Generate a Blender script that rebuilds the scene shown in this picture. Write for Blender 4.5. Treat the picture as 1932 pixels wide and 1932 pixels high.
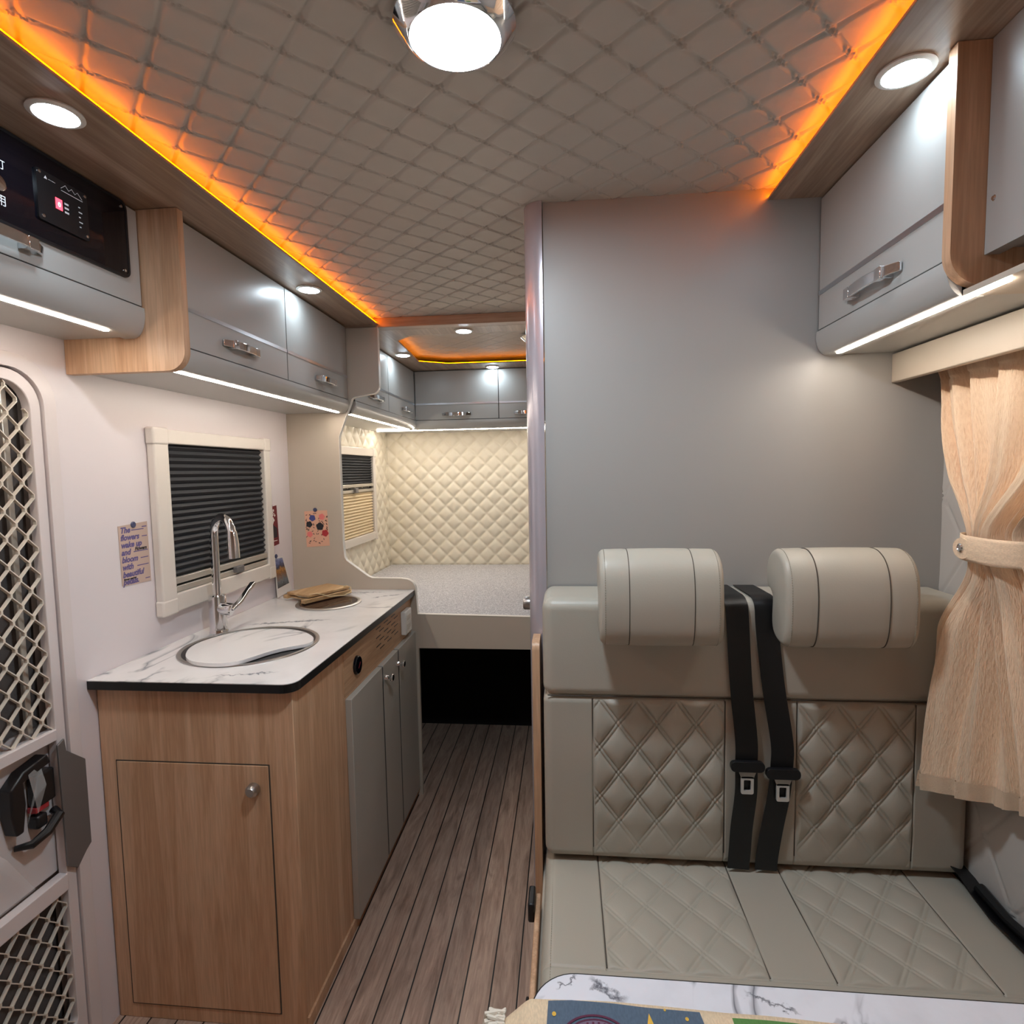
import bpy, bmesh, math, random
import numpy as np
from mathutils import Matrix, Vector
PI = math.pi
for o in list(bpy.data.objects): bpy.data.objects.remove(o)
S = bpy.context.scene
COL = S.collection

# ------------------------------------------------------------ camera, world, exposure
def cam_matrix(pitch, yaw, roll):
    p, y, r = map(math.radians, (pitch, yaw, roll))
    f = np.array([math.sin(y)*math.cos(p), math.cos(y)*math.cos(p), -math.sin(p)])
    rt = np.array([math.cos(y), -math.sin(y), 0.0]); dn = np.cross(f, rt)
    R = math.cos(r)*rt + math.sin(r)*dn; D = -math.sin(r)*rt + math.cos(r)*dn
    m = Matrix.Identity(4)
    for i in range(3):
        m[i][0] = R[i]; m[i][1] = -D[i]; m[i][2] = -f[i]
    return m
cd = bpy.data.cameras.new('camera'); cam = bpy.data.objects.new('camera', cd); COL.objects.link(cam)
cd.sensor_fit = 'HORIZONTAL'; cd.sensor_width = 36; cd.lens = 36*1060/1932; cd.clip_start = 0.02
m = cam_matrix(4.19, -5.5, 1.01); m.translation = Vector((0, 0, 1.40)); cam.matrix_world = m
S.camera = cam
w = bpy.data.worlds.new('world'); S.world = w; w.use_nodes = True
w.node_tree.nodes['Background'].inputs[0].default_value = (.5, .55, .6, 1)
w.node_tree.nodes['Background'].inputs[1].default_value = 0.05
S.view_settings.view_transform = 'Standard'; S.view_settings.look = 'None'
S.view_settings.gamma = 1; S.view_settings.use_curve_mapping = False
S.view_settings.exposure = 1.05
S.cycles.use_denoising = True
S.cycles.max_bounces = 10; S.cycles.diffuse_bounces = 6
S.cycles.sample_clamp_indirect = 6
S.cycles.caustics_reflective = False; S.cycles.caustics_refractive = False
# lamp strengths
E_DOME, E_SPOT, E_STRIP, E_ORANGE = 120.0, 34.0, 34.0, 24.0

# ------------------------------------------------------------ materials
def srgb(r, g, b):
    f = lambda c: c/12.92 if c <= .04045 else ((c+.055)/1.055)**2.4
    return (f(r/255), f(g/255), f(b/255), 1)
class NT:
    def __init__(s, name):
        s.m = bpy.data.materials.new(name); s.m.use_nodes = True
        s.t = s.m.node_tree; s.b = s.t.nodes['Principled BSDF']
    def n(s, typ, **k):
        x = s.t.nodes.new(typ)
        for a, v in k.items():
            if a.startswith('i_'):
                key = a[2:]; key = int(key) if key.isdigit() else key
                x.inputs[key].default_value = v
            else: setattr(x, a, v)
        return x
    def l(s, a, b): s.t.links.new(a, b)
    def coord(s, scale=(1, 1, 1), rot=(0, 0, 0)):
        g = s.n('ShaderNodeNewGeometry'); mp = s.n('ShaderNodeMapping')
        mp.inputs['Scale'].default_value = scale; mp.inputs['Rotation'].default_value = rot
        s.l(g.outputs['Position'], mp.inputs['Vector']); return mp.outputs[0]
    def noise(s, vec, scale, detail=4, rough=.5, dist=0):
        x = s.n('ShaderNodeTexNoise'); x.inputs['Scale'].default_value = scale
        x.inputs['Detail'].default_value = detail; x.inputs['Roughness'].default_value = rough
        x.inputs['Distortion'].default_value = dist
        s.l(vec, x.inputs['Vector']); return x.outputs['Fac']
    def ramp(s, fac, stops):
        x = s.n('ShaderNodeValToRGB'); e = x.color_ramp.elements
        while len(e) < len(stops): e.new(.5)
        for i, (p, c) in enumerate(stops):
            e[i].position = p; e[i].color = c if len(c) == 4 else (*c, 1)
        s.l(fac, x.inputs[0]); return x.outputs[0]
    def mix(s, fac, a, b, mode='MIX'):
        x = s.n('ShaderNodeMix', data_type='RGBA', blend_type=mode)
        for src, i in ((fac, 0), (a, 6), (b, 7)):
            if isinstance(src, (int, float)): x.inputs[i].default_value = src
            elif isinstance(src, tuple): x.inputs[i].default_value = src
            else: s.l(src, x.inputs[i])
        return x.outputs[2]
    def math(s, op, a, b=0.0, c=None):
        x = s.n('ShaderNodeMath', operation=op)
        for i, v in enumerate((a, b) + ((c,) if c is not None else ())):
            if isinstance(v, (int, float)): x.inputs[i].default_value = v
            else: s.l(v, x.inputs[i])
        return x.outputs[0]
    def bump(s, h, strength, dist):
        x = s.n('ShaderNodeBump'); x.inputs['Strength'].default_value = strength
        x.inputs['Distance'].default_value = dist; s.l(h, x.inputs['Height'])
        s.l(x.outputs[0], s.b.inputs['Normal'])
def plain(name, col, rough=.5, metal=0, spec=.5, bump=None, coat=0):
    t = NT(name); t.b.inputs['Base Color'].default_value = col
    t.b.inputs['Roughness'].default_value = rough; t.b.inputs['Metallic'].default_value = metal
    t.b.inputs['Specular IOR Level'].default_value = spec
    t.b.inputs['Coat Weight'].default_value = coat
    if bump:
        sc, st, d = bump; t.bump(t.noise(t.coord(), sc, 3), st, d)
    return t.m
def emit(name, col, strength):
    m = bpy.data.materials.new(name); m.use_nodes = True; t = m.node_tree; t.nodes.clear()
    e = t.nodes.new('ShaderNodeEmission'); e.inputs[0].default_value = (*col, 1); e.inputs[1].default_value = strength
    o = t.nodes.new('ShaderNodeOutputMaterial'); t.links.new(e.outputs[0], o.inputs[0]); return m
def wood(name, axis, a, b, c, rough=.45, fine=220):
    """fine straight grain running along the given axis"""
    t = NT(name)
    sc = {'x': (.6, 14, 14), 'y': (14, .6, 14), 'z': (14, 14, .6)}[axis]
    v = t.coord(sc); n1 = t.noise(v, 1.6, 5, .6, .35)
    sc2 = tuple(x*1.0 if x > 1 else .8 for x in sc)
    n2 = t.noise(t.coord(sc2), fine/14, 2, .5)
    base = t.ramp(n1, [(.3, a), (.48, b), (.56, a), (.68, c)])
    col = t.mix(.22, base, t.ramp(n2, [(.35, (.35, .3, .26)), (.65, (1, 1, 1))]), 'MULTIPLY')
    t.l(col, t.b.inputs['Base Color']); t.b.inputs['Roughness'].default_value = rough
    t.bump(n2, .12, .0006); return t.m
def marble(name, base, vein, sc, rough, seed=0.0, streaks=()):
    t = NT(name); v = t.coord((1, 1, 1), (0, 0, .5+seed))
    n = t.noise(v, sc, 4, .55, .9); d = t.math('ABSOLUTE', t.math('SUBTRACT', n, .5))
    n2 = t.noise(v, sc*.8, 3, .6, .3)
    k = t.ramp(d, [(0, (.95, .95, .95)), (.008, (.5, .5, .5)), (.034, (0, 0, 0))])
    msk = t.ramp(n2, [(.44, (0, 0, 0)), (.56, (1, 1, 1))])
    f = t.mix(1.0, k, msk, 'MULTIPLY')
    soft = t.ramp(t.noise(v, sc*1.7, 4, .6), [(.45, base), (.75, tuple(x*.86 for x in base[:3])+(1,))])
    colr = t.mix(f, soft, vein)
    if streaks:
        g = t.n('ShaderNodeNewGeometry'); sx = t.n('ShaderNodeSeparateXYZ'); t.l(g.outputs['Position'], sx.inputs[0])
        wob = t.math('MULTIPLY', t.math('SUBTRACT', t.noise(g.outputs['Position'], 55, 4, .6), .5), .05)
        for (cx, cy, dx, dy, half, wd) in streaks:
            u_ = t.math('SUBTRACT', sx.outputs[0], cx); v_ = t.math('SUBTRACT', sx.outputs[1], cy)
            al = t.math('ADD', t.math('MULTIPLY', u_, dx), t.math('MULTIPLY', v_, dy))
            ac = t.math('ABSOLUTE', t.math('ADD', t.math('ADD', t.math('MULTIPLY', u_, -dy), t.math('MULTIPLY', v_, dx)), wob))
            k1 = t.ramp(t.math('DIVIDE', ac, wd), [(0, (1, 1, 1)), (1, (0, 0, 0))]); k2 = t.ramp(t.math('DIVIDE', t.math('ABSOLUTE', al), half), [(.6, (1, 1, 1)), (1, (0, 0, 0))])
            colr = t.mix(t.mix(1.0, k1, k2, 'MULTIPLY'), colr, vein)
    t.l(colr, t.b.inputs['Base Color'])
    t.b.inputs['Roughness'].default_value = rough; return t.m
M = {}
M['grey'] = plain('satin_grey_laminate', srgb(181, 181, 178), .32, spec=.5)
M['grey_door'] = plain('matte_grey_door', srgb(176, 171, 162), .42)
M['beige'] = plain('beige_laminate', srgb(190, 178, 163), .4, bump=(900, .05, .0004))
M['part'] = plain('greige_panel', srgb(160, 157, 153), .42, bump=(900, .05, .0004))
M['wallw'] = plain('white_wall_panel', srgb(226, 218, 220), .33, bump=(30, .05, .002))
M['whitepl'] = plain('white_plastic', srgb(232, 228, 222), .28)
M['frame'] = plain('off_white_gloss_frame', srgb(222, 214, 205), .25)
M['oak'] = wood('light_oak_vertical', 'z', srgb(214, 174, 140), srgb(200, 158, 123), srgb(220, 183, 150))
M['oaky'] = wood('light_oak_lengthwise', 'y', srgb(202, 163, 128), srgb(186, 146, 112), srgb(208, 171, 136))
M['soffit'] = wood('ash_brown_lengthwise', 'y', srgb(182, 158, 138), srgb(160, 134, 114), srgb(194, 172, 154), .3)
M['soffx'] = wood('ash_brown_crosswise', 'x', srgb(182, 158, 138), srgb(166, 140, 120), srgb(194, 172, 154), .35)
M['edge'] = wood('oak_edging', 'z', srgb(212, 172, 138), srgb(200, 158, 124), srgb(218, 182, 150))
M['marble'] = marble('white_marble_laminate', srgb(228, 225, 224), srgb(128, 130, 136), 2.6, .12, 0.0, ((-.93, 1.78, .96, .28, .14, .010), (-.72, 2.18, .8, .6, .07, .006), (-.80, 1.30, .97, .2, .08, .005), (-.85, 2.24, .98, .1, .12, .006)))
M['marble_t'] = marble('white_marble_table', srgb(226, 226, 234), srgb(95, 96, 106), 5.5, .3, .9, ((.048, .714, .85, -.53, .030, .007), (.26, .71, .9, -.4, .035, .004), (-.005, .722, .8, .6, .02, .003)))
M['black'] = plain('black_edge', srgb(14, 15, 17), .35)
M['blackpl'] = plain('black_plastic', srgb(24, 24, 27), .35)
M['blackgl'] = plain('black_glass', srgb(8, 9, 18), .06, spec=.6)
M['chrome'] = plain('chrome', (.82, .82, .84, 1), .07, 1)
M['steel'] = plain('brushed_steel', (.52, .50, .48, 1), .34, 1)
M['alu'] = plain('aluminium_trim', (.62, .63, .66, 1), .3, 1)
M['rail'] = plain('champagne_aluminium', srgb(196, 190, 180), .3, .55)
M['leather'] = plain('grey_beige_leather', srgb(176, 169, 156), .42, spec=.45, bump=(420, .22, .0008))
M['thread'] = plain('dark_thread', srgb(74, 66, 58), .7)
M['thread_l'] = plain('pale_thread', srgb(150, 142, 128), .7)
M['web'] = plain('black_webbing', srgb(13, 14, 17), .42, bump=(1500, .3, .0006))
M['quiltw'] = plain('cream_quilted_leather', srgb(232, 224, 206), .42, bump=(500, .12, .0006))
M['quiltg'] = plain('pale_grey_quilted_leather', srgb(196, 190, 184), .45, bump=(500, .12, .0006))
M['ceil'] = plain('grey_beige_quilted_ceiling', srgb(190, 184, 176), .5, bump=(500, .12, .0006))
M['dframe'] = plain('white_door_frame', srgb(222, 213, 212), .28)
M['mesh'] = plain('cream_painted_metal', srgb(226, 216, 202), .3)
M['doorw'] = plain('white_door_plastic', srgb(214, 206, 204), .35)
M['felt'] = plain('dark_grey_fabric', srgb(88, 82, 80), .85, bump=(300, .3, .002))
M['zinc'] = plain('grey_painted_plate', srgb(120, 118, 118), .4, .4)
M['dark'] = plain('matt_black', srgb(16, 14, 14), .95)  # plain black for the under-bed panels and the outer skin
M['glassdark'] = plain('brown_black_hob_glass', srgb(52, 36, 32), .08)
M['ply'] = wood('beech_board', 'y', srgb(205, 170, 125), srgb(188, 150, 105), srgb(214, 182, 140))
M['rope'] = plain('jute_rope', srgb(214, 190, 150), .9)
M['fringe'] = plain('cream_cotton_cord', srgb(226, 218, 204), .9)
M['paper_p'] = plain('pink_beige_paper', srgb(196, 172, 158), .6)
M['paper_w'] = plain('white_card', srgb(230, 226, 220), .5)
M['paper_o'] = plain('peach_card', srgb(226, 176, 150), .6)
M['maroon'] = plain('maroon_print', srgb(112, 30, 38), .5)
M['violet'] = plain('violet_ink', srgb(98, 88, 138), .6)
M['ink'] = plain('dark_ink', srgb(36, 34, 42), .6)
M['inkw'] = plain('white_ink', srgb(226, 228, 232), .5)
M['pink'] = plain('pink_print', srgb(232, 128, 124), .6)
M['red'] = plain('red_print', srgb(176, 52, 58), .6)
M['blueflower'] = plain('blue_print', srgb(70, 78, 140), .6)
M['magnet'] = plain('slate_blue_magnet', srgb(66, 72, 104), .35)
M['digit'] = emit('red_display', (1, .05, .08), 2.2)
M['digitw'] = emit('display_digit', (1, .6, .6), 3)
M['orange'] = emit('orange_led', (1.0, .19, .0), E_ORANGE)
M['orange_bed'] = emit('orange_led_bed', (1.0, .27, .0), E_ORANGE*.42)
M['cool'] = emit('cool_white_lamp', (.74, .89, 1.0), E_SPOT)
M['dome'] = emit('daylight_dome', (.77, .90, 1.0), E_DOME)
M['warm'] = emit('warm_white_led', (1.0, .89, .76), E_STRIP)
M['floor'] = None

def floor_mat():
    t = NT('walnut_plank_vinyl'); g = t.n('ShaderNodeNewGeometry'); sx = t.n('ShaderNodeSeparateXYZ'); t.l(g.outputs['Position'], sx.inputs[0])
    px = t.math('DIVIDE', t.math('ADD', sx.outputs[0], 1.3775), .0725)
    cell = t.math('FLOOR', px); fr = t.math('FRACT', px)
    seam = t.math('LESS_THAN', fr, .055)
    cmb = t.n('ShaderNodeCombineXYZ'); t.l(t.math('MULTIPLY', sx.outputs[0], 11), cmb.inputs[0])
    t.l(t.math('ADD', t.math('MULTIPLY', sx.outputs[1], 1.5), t.math('MULTIPLY', cell, 3.71)), cmb.inputs[1]); t.l(cell, cmb.inputs[2])
    n = t.noise(cmb.outputs[0], 2.2, 6, .65, 1.1)
    c2 = t.n('ShaderNodeCombineXYZ'); t.l(t.math('MULTIPLY', sx.outputs[0], 90), c2.inputs[0]); t.l(t.math('MULTIPLY', sx.outputs[1], 5), c2.inputs[1]); t.l(cell, c2.inputs[2])
    n2 = t.noise(c2.outputs[0], 2.5, 4, .6)
    base = t.ramp(n, [(.25, srgb(136, 110, 96)), (.45, srgb(182, 153, 136)), (.6, srgb(200, 172, 154)), (.75, srgb(160, 130, 113))])
    col = t.mix(.45, base, t.ramp(n2, [(.3, (.45, .42, .4)), (.62, (1, 1, 1))]), 'MULTIPLY')
    wn = t.n('ShaderNodeTexWhiteNoise', noise_dimensions='1D'); t.l(cell, wn.inputs['W'])
    tone = t.ramp(wn.outputs['Value'], [(0, (.84, .84, .84)), (1, (1, 1, 1))])
    col = t.mix(1.0, col, tone, 'MULTIPLY')
    t.l(t.mix(seam, col, srgb(12, 10, 11)), t.b.inputs['Base Color']); t.b.inputs['Roughness'].default_value = .45
    t.bump(n2, .15, .001); return t.m
M['floor'] = floor_mat()
def bed_mat():
    t = NT('speckled_grey_fabric'); v = t.coord()
    n = t.noise(v, 210, 3, .7); n2 = t.noise(v, 90, 2, .5)
    c = t.ramp(n, [(.36, srgb(140, 140, 148)), (.5, srgb(196, 194, 196)), (.64, srgb(226, 224, 226))])
    t.l(t.mix(.25, c, t.ramp(n2, [(.35, (.7, .7, .74)), (.65, (1, 1, 1))]), 'MULTIPLY'), t.b.inputs['Base Color'])
    t.b.inputs['Roughness'].default_value = .9; t.bump(n, .5, .002); return t.m
M['bed'] = bed_mat()
def curtain_mat(name, sx, sy):
    t = NT(name); u_ = t.n('ShaderNodeUVMap'); mp = t.n('ShaderNodeMapping'); mp.inputs['Scale'].default_value = (sx, sy, 1)
    t.l(u_.outputs[0], mp.inputs['Vector']); n = t.noise(mp.outputs[0], 1.0, 2, .55, .15); n2 = t.noise(t.coord(), 700, 2, .5)
    t.l(t.ramp(n, [(.3, srgb(228, 197, 166)), (.6, srgb(239, 211, 181))]), t.b.inputs['Base Color'])
    t.b.inputs['Roughness'].default_value = .9; t.b.inputs['Sheen Weight'].default_value = .15
    h = t.math('ADD', n, t.math('MULTIPLY', n2, .25)); t.bump(h, 1.0, .0022); return t.m
M['curtain'] = curtain_mat('peach_crepe_fabric', 300, 60)
def linen(name, col):
    t = NT(name); n = t.noise(t.coord((1, .35, 1)), 500, 2, .5)
    t.l(t.mix(.35, col, t.ramp(n, [(.35, (.6, .6, .6)), (.65, (1, 1, 1))]), 'MULTIPLY'), t.b.inputs['Base Color'])
    t.b.inputs['Roughness'].default_value = .9; t.bump(n, .4, .0008); return t.m
M['linen_tie'] = linen('peach_crepe_tieback', srgb(238, 210, 180))
M['linen'] = linen('cream_linen', srgb(232, 208, 176)); M['l_blue'] = linen('slate_blue_print', srgb(88, 106, 126))
M['l_green'] = linen('green_print', srgb(92, 140, 74)); M['l_plum'] = linen('plum_print', srgb(96, 44, 70))
M['l_yellow'] = linen('yellow_print', srgb(236, 190, 80)); M['l_mauve'] = linen('mauve_print', srgb(128, 106, 128))
def photo_mat():
    t = NT('mountain_creek_picture'); g = t.n('ShaderNodeNewGeometry'); sx = t.n('ShaderNodeSeparateXYZ'); t.l(g.outputs['Position'], sx.inputs[0])
    z = t.math('ADD', t.math('MULTIPLY', t.math('SUBTRACT', sx.outputs[2], .935), 7.6), t.math('MULTIPLY', t.math('SUBTRACT', t.noise(t.coord(), 60, 4), .5), .35))
    c = t.ramp(z, [(.0, srgb(60, 46, 40)), (.25, srgb(120, 132, 140)), (.5, srgb(150, 96, 52)), (.62, srgb(196, 140, 60)), (.7, srgb(60, 60, 84)), (.88, srgb(120, 130, 176)), (1, srgb(176, 184, 206))])
    sp = t.ramp(t.noise(t.coord(), 240, 3), [(.4, (.3, .3, .3)), (.6, (1, 1, 1))])
    t.l(t.mix(.6, c, sp, 'MULTIPLY'), t.b.inputs['Base Color']); t.b.inputs['Roughness'].default_value = .4; return t.m
M['photo'] = photo_mat()
def film_mat():
    t = NT('clear_plastic_film'); t.b.inputs['Base Color'].default_value = (.9, .9, .9, 1); t.b.inputs['Alpha'].default_value = .28
    t.b.inputs['Roughness'].default_value = .15; return t.m
M['film'] = film_mat()

# ------------------------------------------------------------ object helpers
ORG = {}
def thing(name, label, cat, loc=(0, 0, 0), group=None, kind=None):
    o = bpy.data.objects.new(name, None); COL.objects.link(o); o.location = loc; o.empty_display_size = .05
    ORG[o] = Vector(loc); o['label'] = label; o['category'] = cat
    if group: o['group'] = group
    if kind: o['kind'] = kind
    return o
def tag(o, label, cat=None, group=None, kind=None):
    o['label'] = label
    if cat: o['category'] = cat
    if group: o['group'] = group
    if kind: o['kind'] = kind
    return o
def link_mesh(name, me, mat, parent=None, smooth=True, ang=35, bevel=0, seg=2):
    org = ORG[parent] if parent else Vector((0, 0, 0))
    if org.length: me.transform(Matrix.Translation(-org))
    mats = mat if isinstance(mat, (list, tuple)) else [mat]
    for x in mats: me.materials.append(x)
    if smooth:
        me.shade_smooth()
        if ang: me.set_sharp_from_angle(angle=math.radians(ang))
    o = bpy.data.objects.new(name, me); COL.objects.link(o)
    if parent: o.parent = parent
    ORG[o] = org
    if bevel:
        b = o.modifiers.new('bevel', 'BEVEL'); b.width = bevel; b.segments = seg; b.limit_method = 'ANGLE'; b.angle_limit = math.radians(40)
    return o
class MB:
    def __init__(s): s.bm = bmesh.new()
    def face(s, vs, mi=0):
        f = s.bm.faces.new(vs); f.material_index = mi; return f
    def box(s, x0, y0, z0, x1, y1, z1, mi=0, mat=None):
        c = [(x, y, z) for x in (x0, x1) for y in (y0, y1) for z in (z0, z1)]
        if mat is not None: c = [mat @ Vector(p) for p in c]
        v = [s.bm.verts.new(p) for p in c]
        for q in ((0, 1, 3, 2), (4, 6, 7, 5), (0, 4, 5, 1), (2, 3, 7, 6), (0, 2, 6, 4), (1, 5, 7, 3)): s.face([v[i] for i in q], mi)
        return s
    def prism(s, pts, axis, a0, a1, mi=0):
        f = {'x': lambda a, p: (a, p[0], p[1]), 'y': lambda a, p: (p[0], a, p[1]), 'z': lambda a, p: (p[0], p[1], a)}[axis]
        A = [s.bm.verts.new(f(a0, p)) for p in pts]; B = [s.bm.verts.new(f(a1, p)) for p in pts]; n = len(pts)
        s.face(A, mi); s.face(B[::-1], mi)
        for i in range(n): s.face([A[i], B[i], B[(i+1) % n], A[(i+1) % n]], mi)
        return s
    def ring(s, outer, inner, axis, a0, a1, mi=0):
        f = {'x': lambda a, p: (a, p[0], p[1]), 'y': lambda a, p: (p[0], a, p[1]), 'z': lambda a, p: (p[0], p[1], a)}[axis]
        L = [[s.bm.verts.new(f(a, p)) for p in P] for P, a in ((outer, a0), (inner, a0), (inner, a1), (outer, a1))]
        n = len(outer)
        for k in range(4):
            A, B = L[k], L[(k+1) % 4]
            for i in range(n): s.face([A[i], A[(i+1) % n], B[(i+1) % n], B[i]], mi)
        return s
    def tube(s, path, r, n=8, cap=True, mi=0, closed=False, flat=None):
        """flat=(w,t): rectangular-ish ribbon section w along 'side', t along normal"""
        P = [Vector(p) for p in path]; N = len(P); rings = []
        up = Vector((0, 0, 1)); prev = None
        for i, p in enumerate(P):
            if closed: d = P[(i+1) % N]-P[i-1]
            else: d = P[min(i+1, N-1)]-P[max(i-1, 0)]
            d.normalize()
            if prev is None:
                a = up if abs(d.z) < .9 else Vector((1, 0, 0)); u = d.cross(a).normalized()
            else: u = (prev-d*prev.dot(d)).normalized()
            prev = u; v = d.cross(u); rr = r[i] if isinstance(r, (list, tuple)) else r
            rings.append([s.bm.verts.new(p+(u*math.cos(2*PI*k/n)+v*math.sin(2*PI*k/n))*rr) for k in range(n)])
        for i in range(N if closed else N-1):
            A, B = rings[i], rings[(i+1) % N]
            for k in range(n): s.face([A[k], A[(k+1) % n], B[(k+1) % n], B[k]], mi)
        if cap and not closed: s.face(rings[0][::-1], mi); s.face(rings[-1], mi)
        return s
    def lathe(s, prof, c, axis='z', n=32, mi=0, cap=True):
        """prof: (radius, height) list"""
        f = {'z': lambda r, a, h: (c[0]+r*math.cos(a), c[1]+r*math.sin(a), c[2]+h),
             'x': lambda r, a, h: (c[0]+h, c[1]+r*math.cos(a), c[2]+r*math.sin(a)),
             'y': lambda r, a, h: (c[0]+r*math.cos(a), c[1]+h, c[2]+r*math.sin(a))}[axis]
        R = [[s.bm.verts.new(f(max(r, 1e-5), 2*PI*k/n, h)) for k in range(n)] for r, h in prof]
        for i in range(len(R)-1):
            for k in range(n): s.face([R[i][k], R[i][(k+1) % n], R[i+1][(k+1) % n], R[i+1][k]], mi)
        if cap: s.face(R[0][::-1], mi); s.face(R[-1], mi)
        return s
    def ribbon(s, path, side, w, t, mi=0):
        """strip of width w along vector list/side, thickness t"""
        P = [Vector(p) for p in path]; R = []
        for i, p in enumerate(P):
            d = (P[min(i+1, len(P)-1)]-P[max(i-1, 0)]).normalized()
            sd = Vector(side[i] if isinstance(side, list) else side); sd = (sd-d*sd.dot(d)).normalized(); nn = sd.cross(d).normalized()
            ww = w[i] if isinstance(w, (list, tuple)) else w
            R.append([s.bm.verts.new(p+sd*a*ww/2+nn*b*t/2) for a, b in ((-1, -1), (1, -1), (1, 1), (-1, 1))])
        for i in range(len(R)-1):
            for k in range(4): s.face([R[i][k], R[i][(k+1) % 4], R[i+1][(k+1) % 4], R[i+1][k]], mi)
        s.face(R[0][::-1], mi); s.face(R[-1], mi); return s
    def text(s, body, size, mat, mi=0, shear=0.0, offset=0.0, align='LEFT', ext=.0004, space=1.0):
        cu = bpy.data.curves.new('t', 'FONT'); cu.body = body; cu.size = size; cu.shear = shear; cu.offset = offset
        cu.align_x = align; cu.extrude = ext; cu.resolution_u = 3; cu.space_character = space
        ob = bpy.data.objects.new('t', cu); COL.objects.link(ob)
        dg = bpy.context.evaluated_depsgraph_get(); me = bpy.data.meshes.new_from_object(ob.evaluated_get(dg))
        bpy.data.objects.remove(ob); me.transform(mat)
        k = len(s.bm.faces); s.bm.from_mesh(me); s.bm.faces.ensure_lookup_table()
        for i in range(k, len(s.bm.faces)): s.bm.faces[i].material_index = mi
        bpy.data.meshes.remove(me); return s
    def build(s, name, mat, parent=None, smooth=True, ang=35, bevel=0, seg=2):
        bmesh.ops.recalc_face_normals(s.bm, faces=s.bm.faces)
        big = [f for f in s.bm.faces if len(f.verts) > 5]
        if big: bmesh.ops.triangulate(s.bm, faces=big)
        me = bpy.data.meshes.new(name); s.bm.to_mesh(me); s.bm.free()
        return link_mesh(name, me, mat, parent, smooth, ang, bevel, seg)
def grid_mesh(name, P, mat, parent=None, flip=False, close_back=None, ang=None, uv=False):
    """P: (nu,nv,3) array"""
    nu, nv, _ = P.shape; V = P.reshape(-1, 3).astype(np.float32)
    i, j = np.meshgrid(np.arange(nu-1), np.arange(nv-1), indexing='ij'); a = (i*nv+j).ravel()
    F = np.stack([a, a+nv, a+nv+1, a+1], 1)
    if flip: F = F[:, ::-1]
    me = bpy.data.meshes.new(name); me.vertices.add(len(V)); me.vertices.foreach_set('co', V.ravel())
    me.loops.add(F.size); me.loops.foreach_set('vertex_index', F.ravel().astype(np.int32))
    me.polygons.add(len(F)); me.polygons.foreach_set('loop_start', np.arange(0, F.size, 4, dtype=np.int32))
    me.update(calc_edges=True)
    if uv:
        l_ = me.uv_layers.new(name='weave'); idx = F.ravel(); q_ = np.stack([(idx//nv)/(nu-1), (idx % nv)/(nv-1)], 1).astype(np.float32); l_.data.foreach_set('uv', q_.ravel())
    me.validate()
    return link_mesh(name, me, mat, parent, True, ang)
def dup(root, delta, label=None, group=None):
    r = root.copy(); COL.objects.link(r); r.location = root.location+Vector(delta)
    if label: r['label'] = label
    if group: r['group'] = group
    for ch in list(root.children):
        c = ch.copy(); COL.objects.link(c); c.parent = r
        for g in ch.children:
            d = g.copy(); COL.objects.link(d); d.parent = c
    return r
def rrect(a0, b0, a1, b1, r, n=8):
    if not isinstance(r, (list, tuple)): r = (r,)*4
    out = []
    for (ca, cb, st), rr in zip(((a1, b1, 0), (a0, b1, 90), (a0, b0, 180), (a1, b0, 270)), r):
        sa = -1 if ca == a1 else 1; sb = -1 if cb == b1 else 1
        x, y = ca+sa*rr, cb+sb*rr
        for k in range(n+1):
            t = math.radians(st+90*k/n); out.append((x+rr*math.cos(t), y+rr*math.sin(t)))
    return out
def arc(cx, cy, rx, ry, a0, a1, n):
    return [(cx+rx*math.cos(math.radians(a0+(a1-a0)*k/n)), cy+ry*math.sin(math.radians(a0+(a1-a0)*k/n))) for k in range(n+1)]

# quilting height fields -------------------------------------------------
def quilt_knots(X, Y, px, py, x0=0, y0=0, amp=.0025, strand=True, puff=False):
    """flat diamonds parted by stitched furrows; one family carries twisted knots. X,Y metres."""
    a = (X-x0)/px+(Y-y0)/py; b = (X-x0)/px-(Y-y0)/py
    s = 1/math.sqrt(1/px**2+1/py**2)
    da = (a-np.round(a))*s; db = (b-np.round(b))*s
    f = lambda d: 1-np.exp(-(np.abs(d)/.0050)**1.6)-.35*(1-np.exp(-(np.abs(d)/.02)**2))
    h = amp*1.25*np.minimum(f(da), f(db)) - amp
    if puff:
        g = lambda d: 1-np.exp(-(np.abs(d)/.011)**1.3)
        h = amp*g(da)*g(db)-amp*.5
    if strand:
        t = (a-np.round(a))*s; da = db              # distance along family b lines from the knot
        env = np.exp(-(t/.024)**4)
        w = .0052*env*np.cos(t*PI/.0135)*np.exp(-(t/.022)**2)
        h += .0040*(np.exp(-((da-w)/.0019)**2)+np.exp(-((da+w)/.0019)**2))*env
        h += .0012*np.exp(-(da/.0018)**2)
    return h
def quilt_double(U, V, du, dv, u0, v0, puff=.0075, groove=.0026):
    a = (U-u0)/du+(V-v0)/dv; b = (U-u0)/du-(V-v0)/dv; s = 1/math.sqrt(1/du**2+1/dv**2)
    da = np.abs(a-np.round(a))*s; db = np.abs(b-np.round(b))*s
    g = -groove*(np.exp(-((da-.0042)/.0015)**2)+np.exp(-((db-.0042)/.0015)**2))
    f = lambda d: 1-np.exp(-(np.maximum(d-.0045, 0)/.010)**1.2)
    return g+puff*f(da)*f(db)
def lins(a, b, step, extra=()):
    n = max(2, int(round((b-a)/step))+1); L = list(np.linspace(a, b, n))
    for e in extra:
        for d in (-.004, -.0025, -.0012, 0, .0012, .0025, .004): L.append(e+d)
    return np.array(sorted(set(round(x, 5) for x in L if a-1e-6 <= x <= b+1e-6)))

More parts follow.
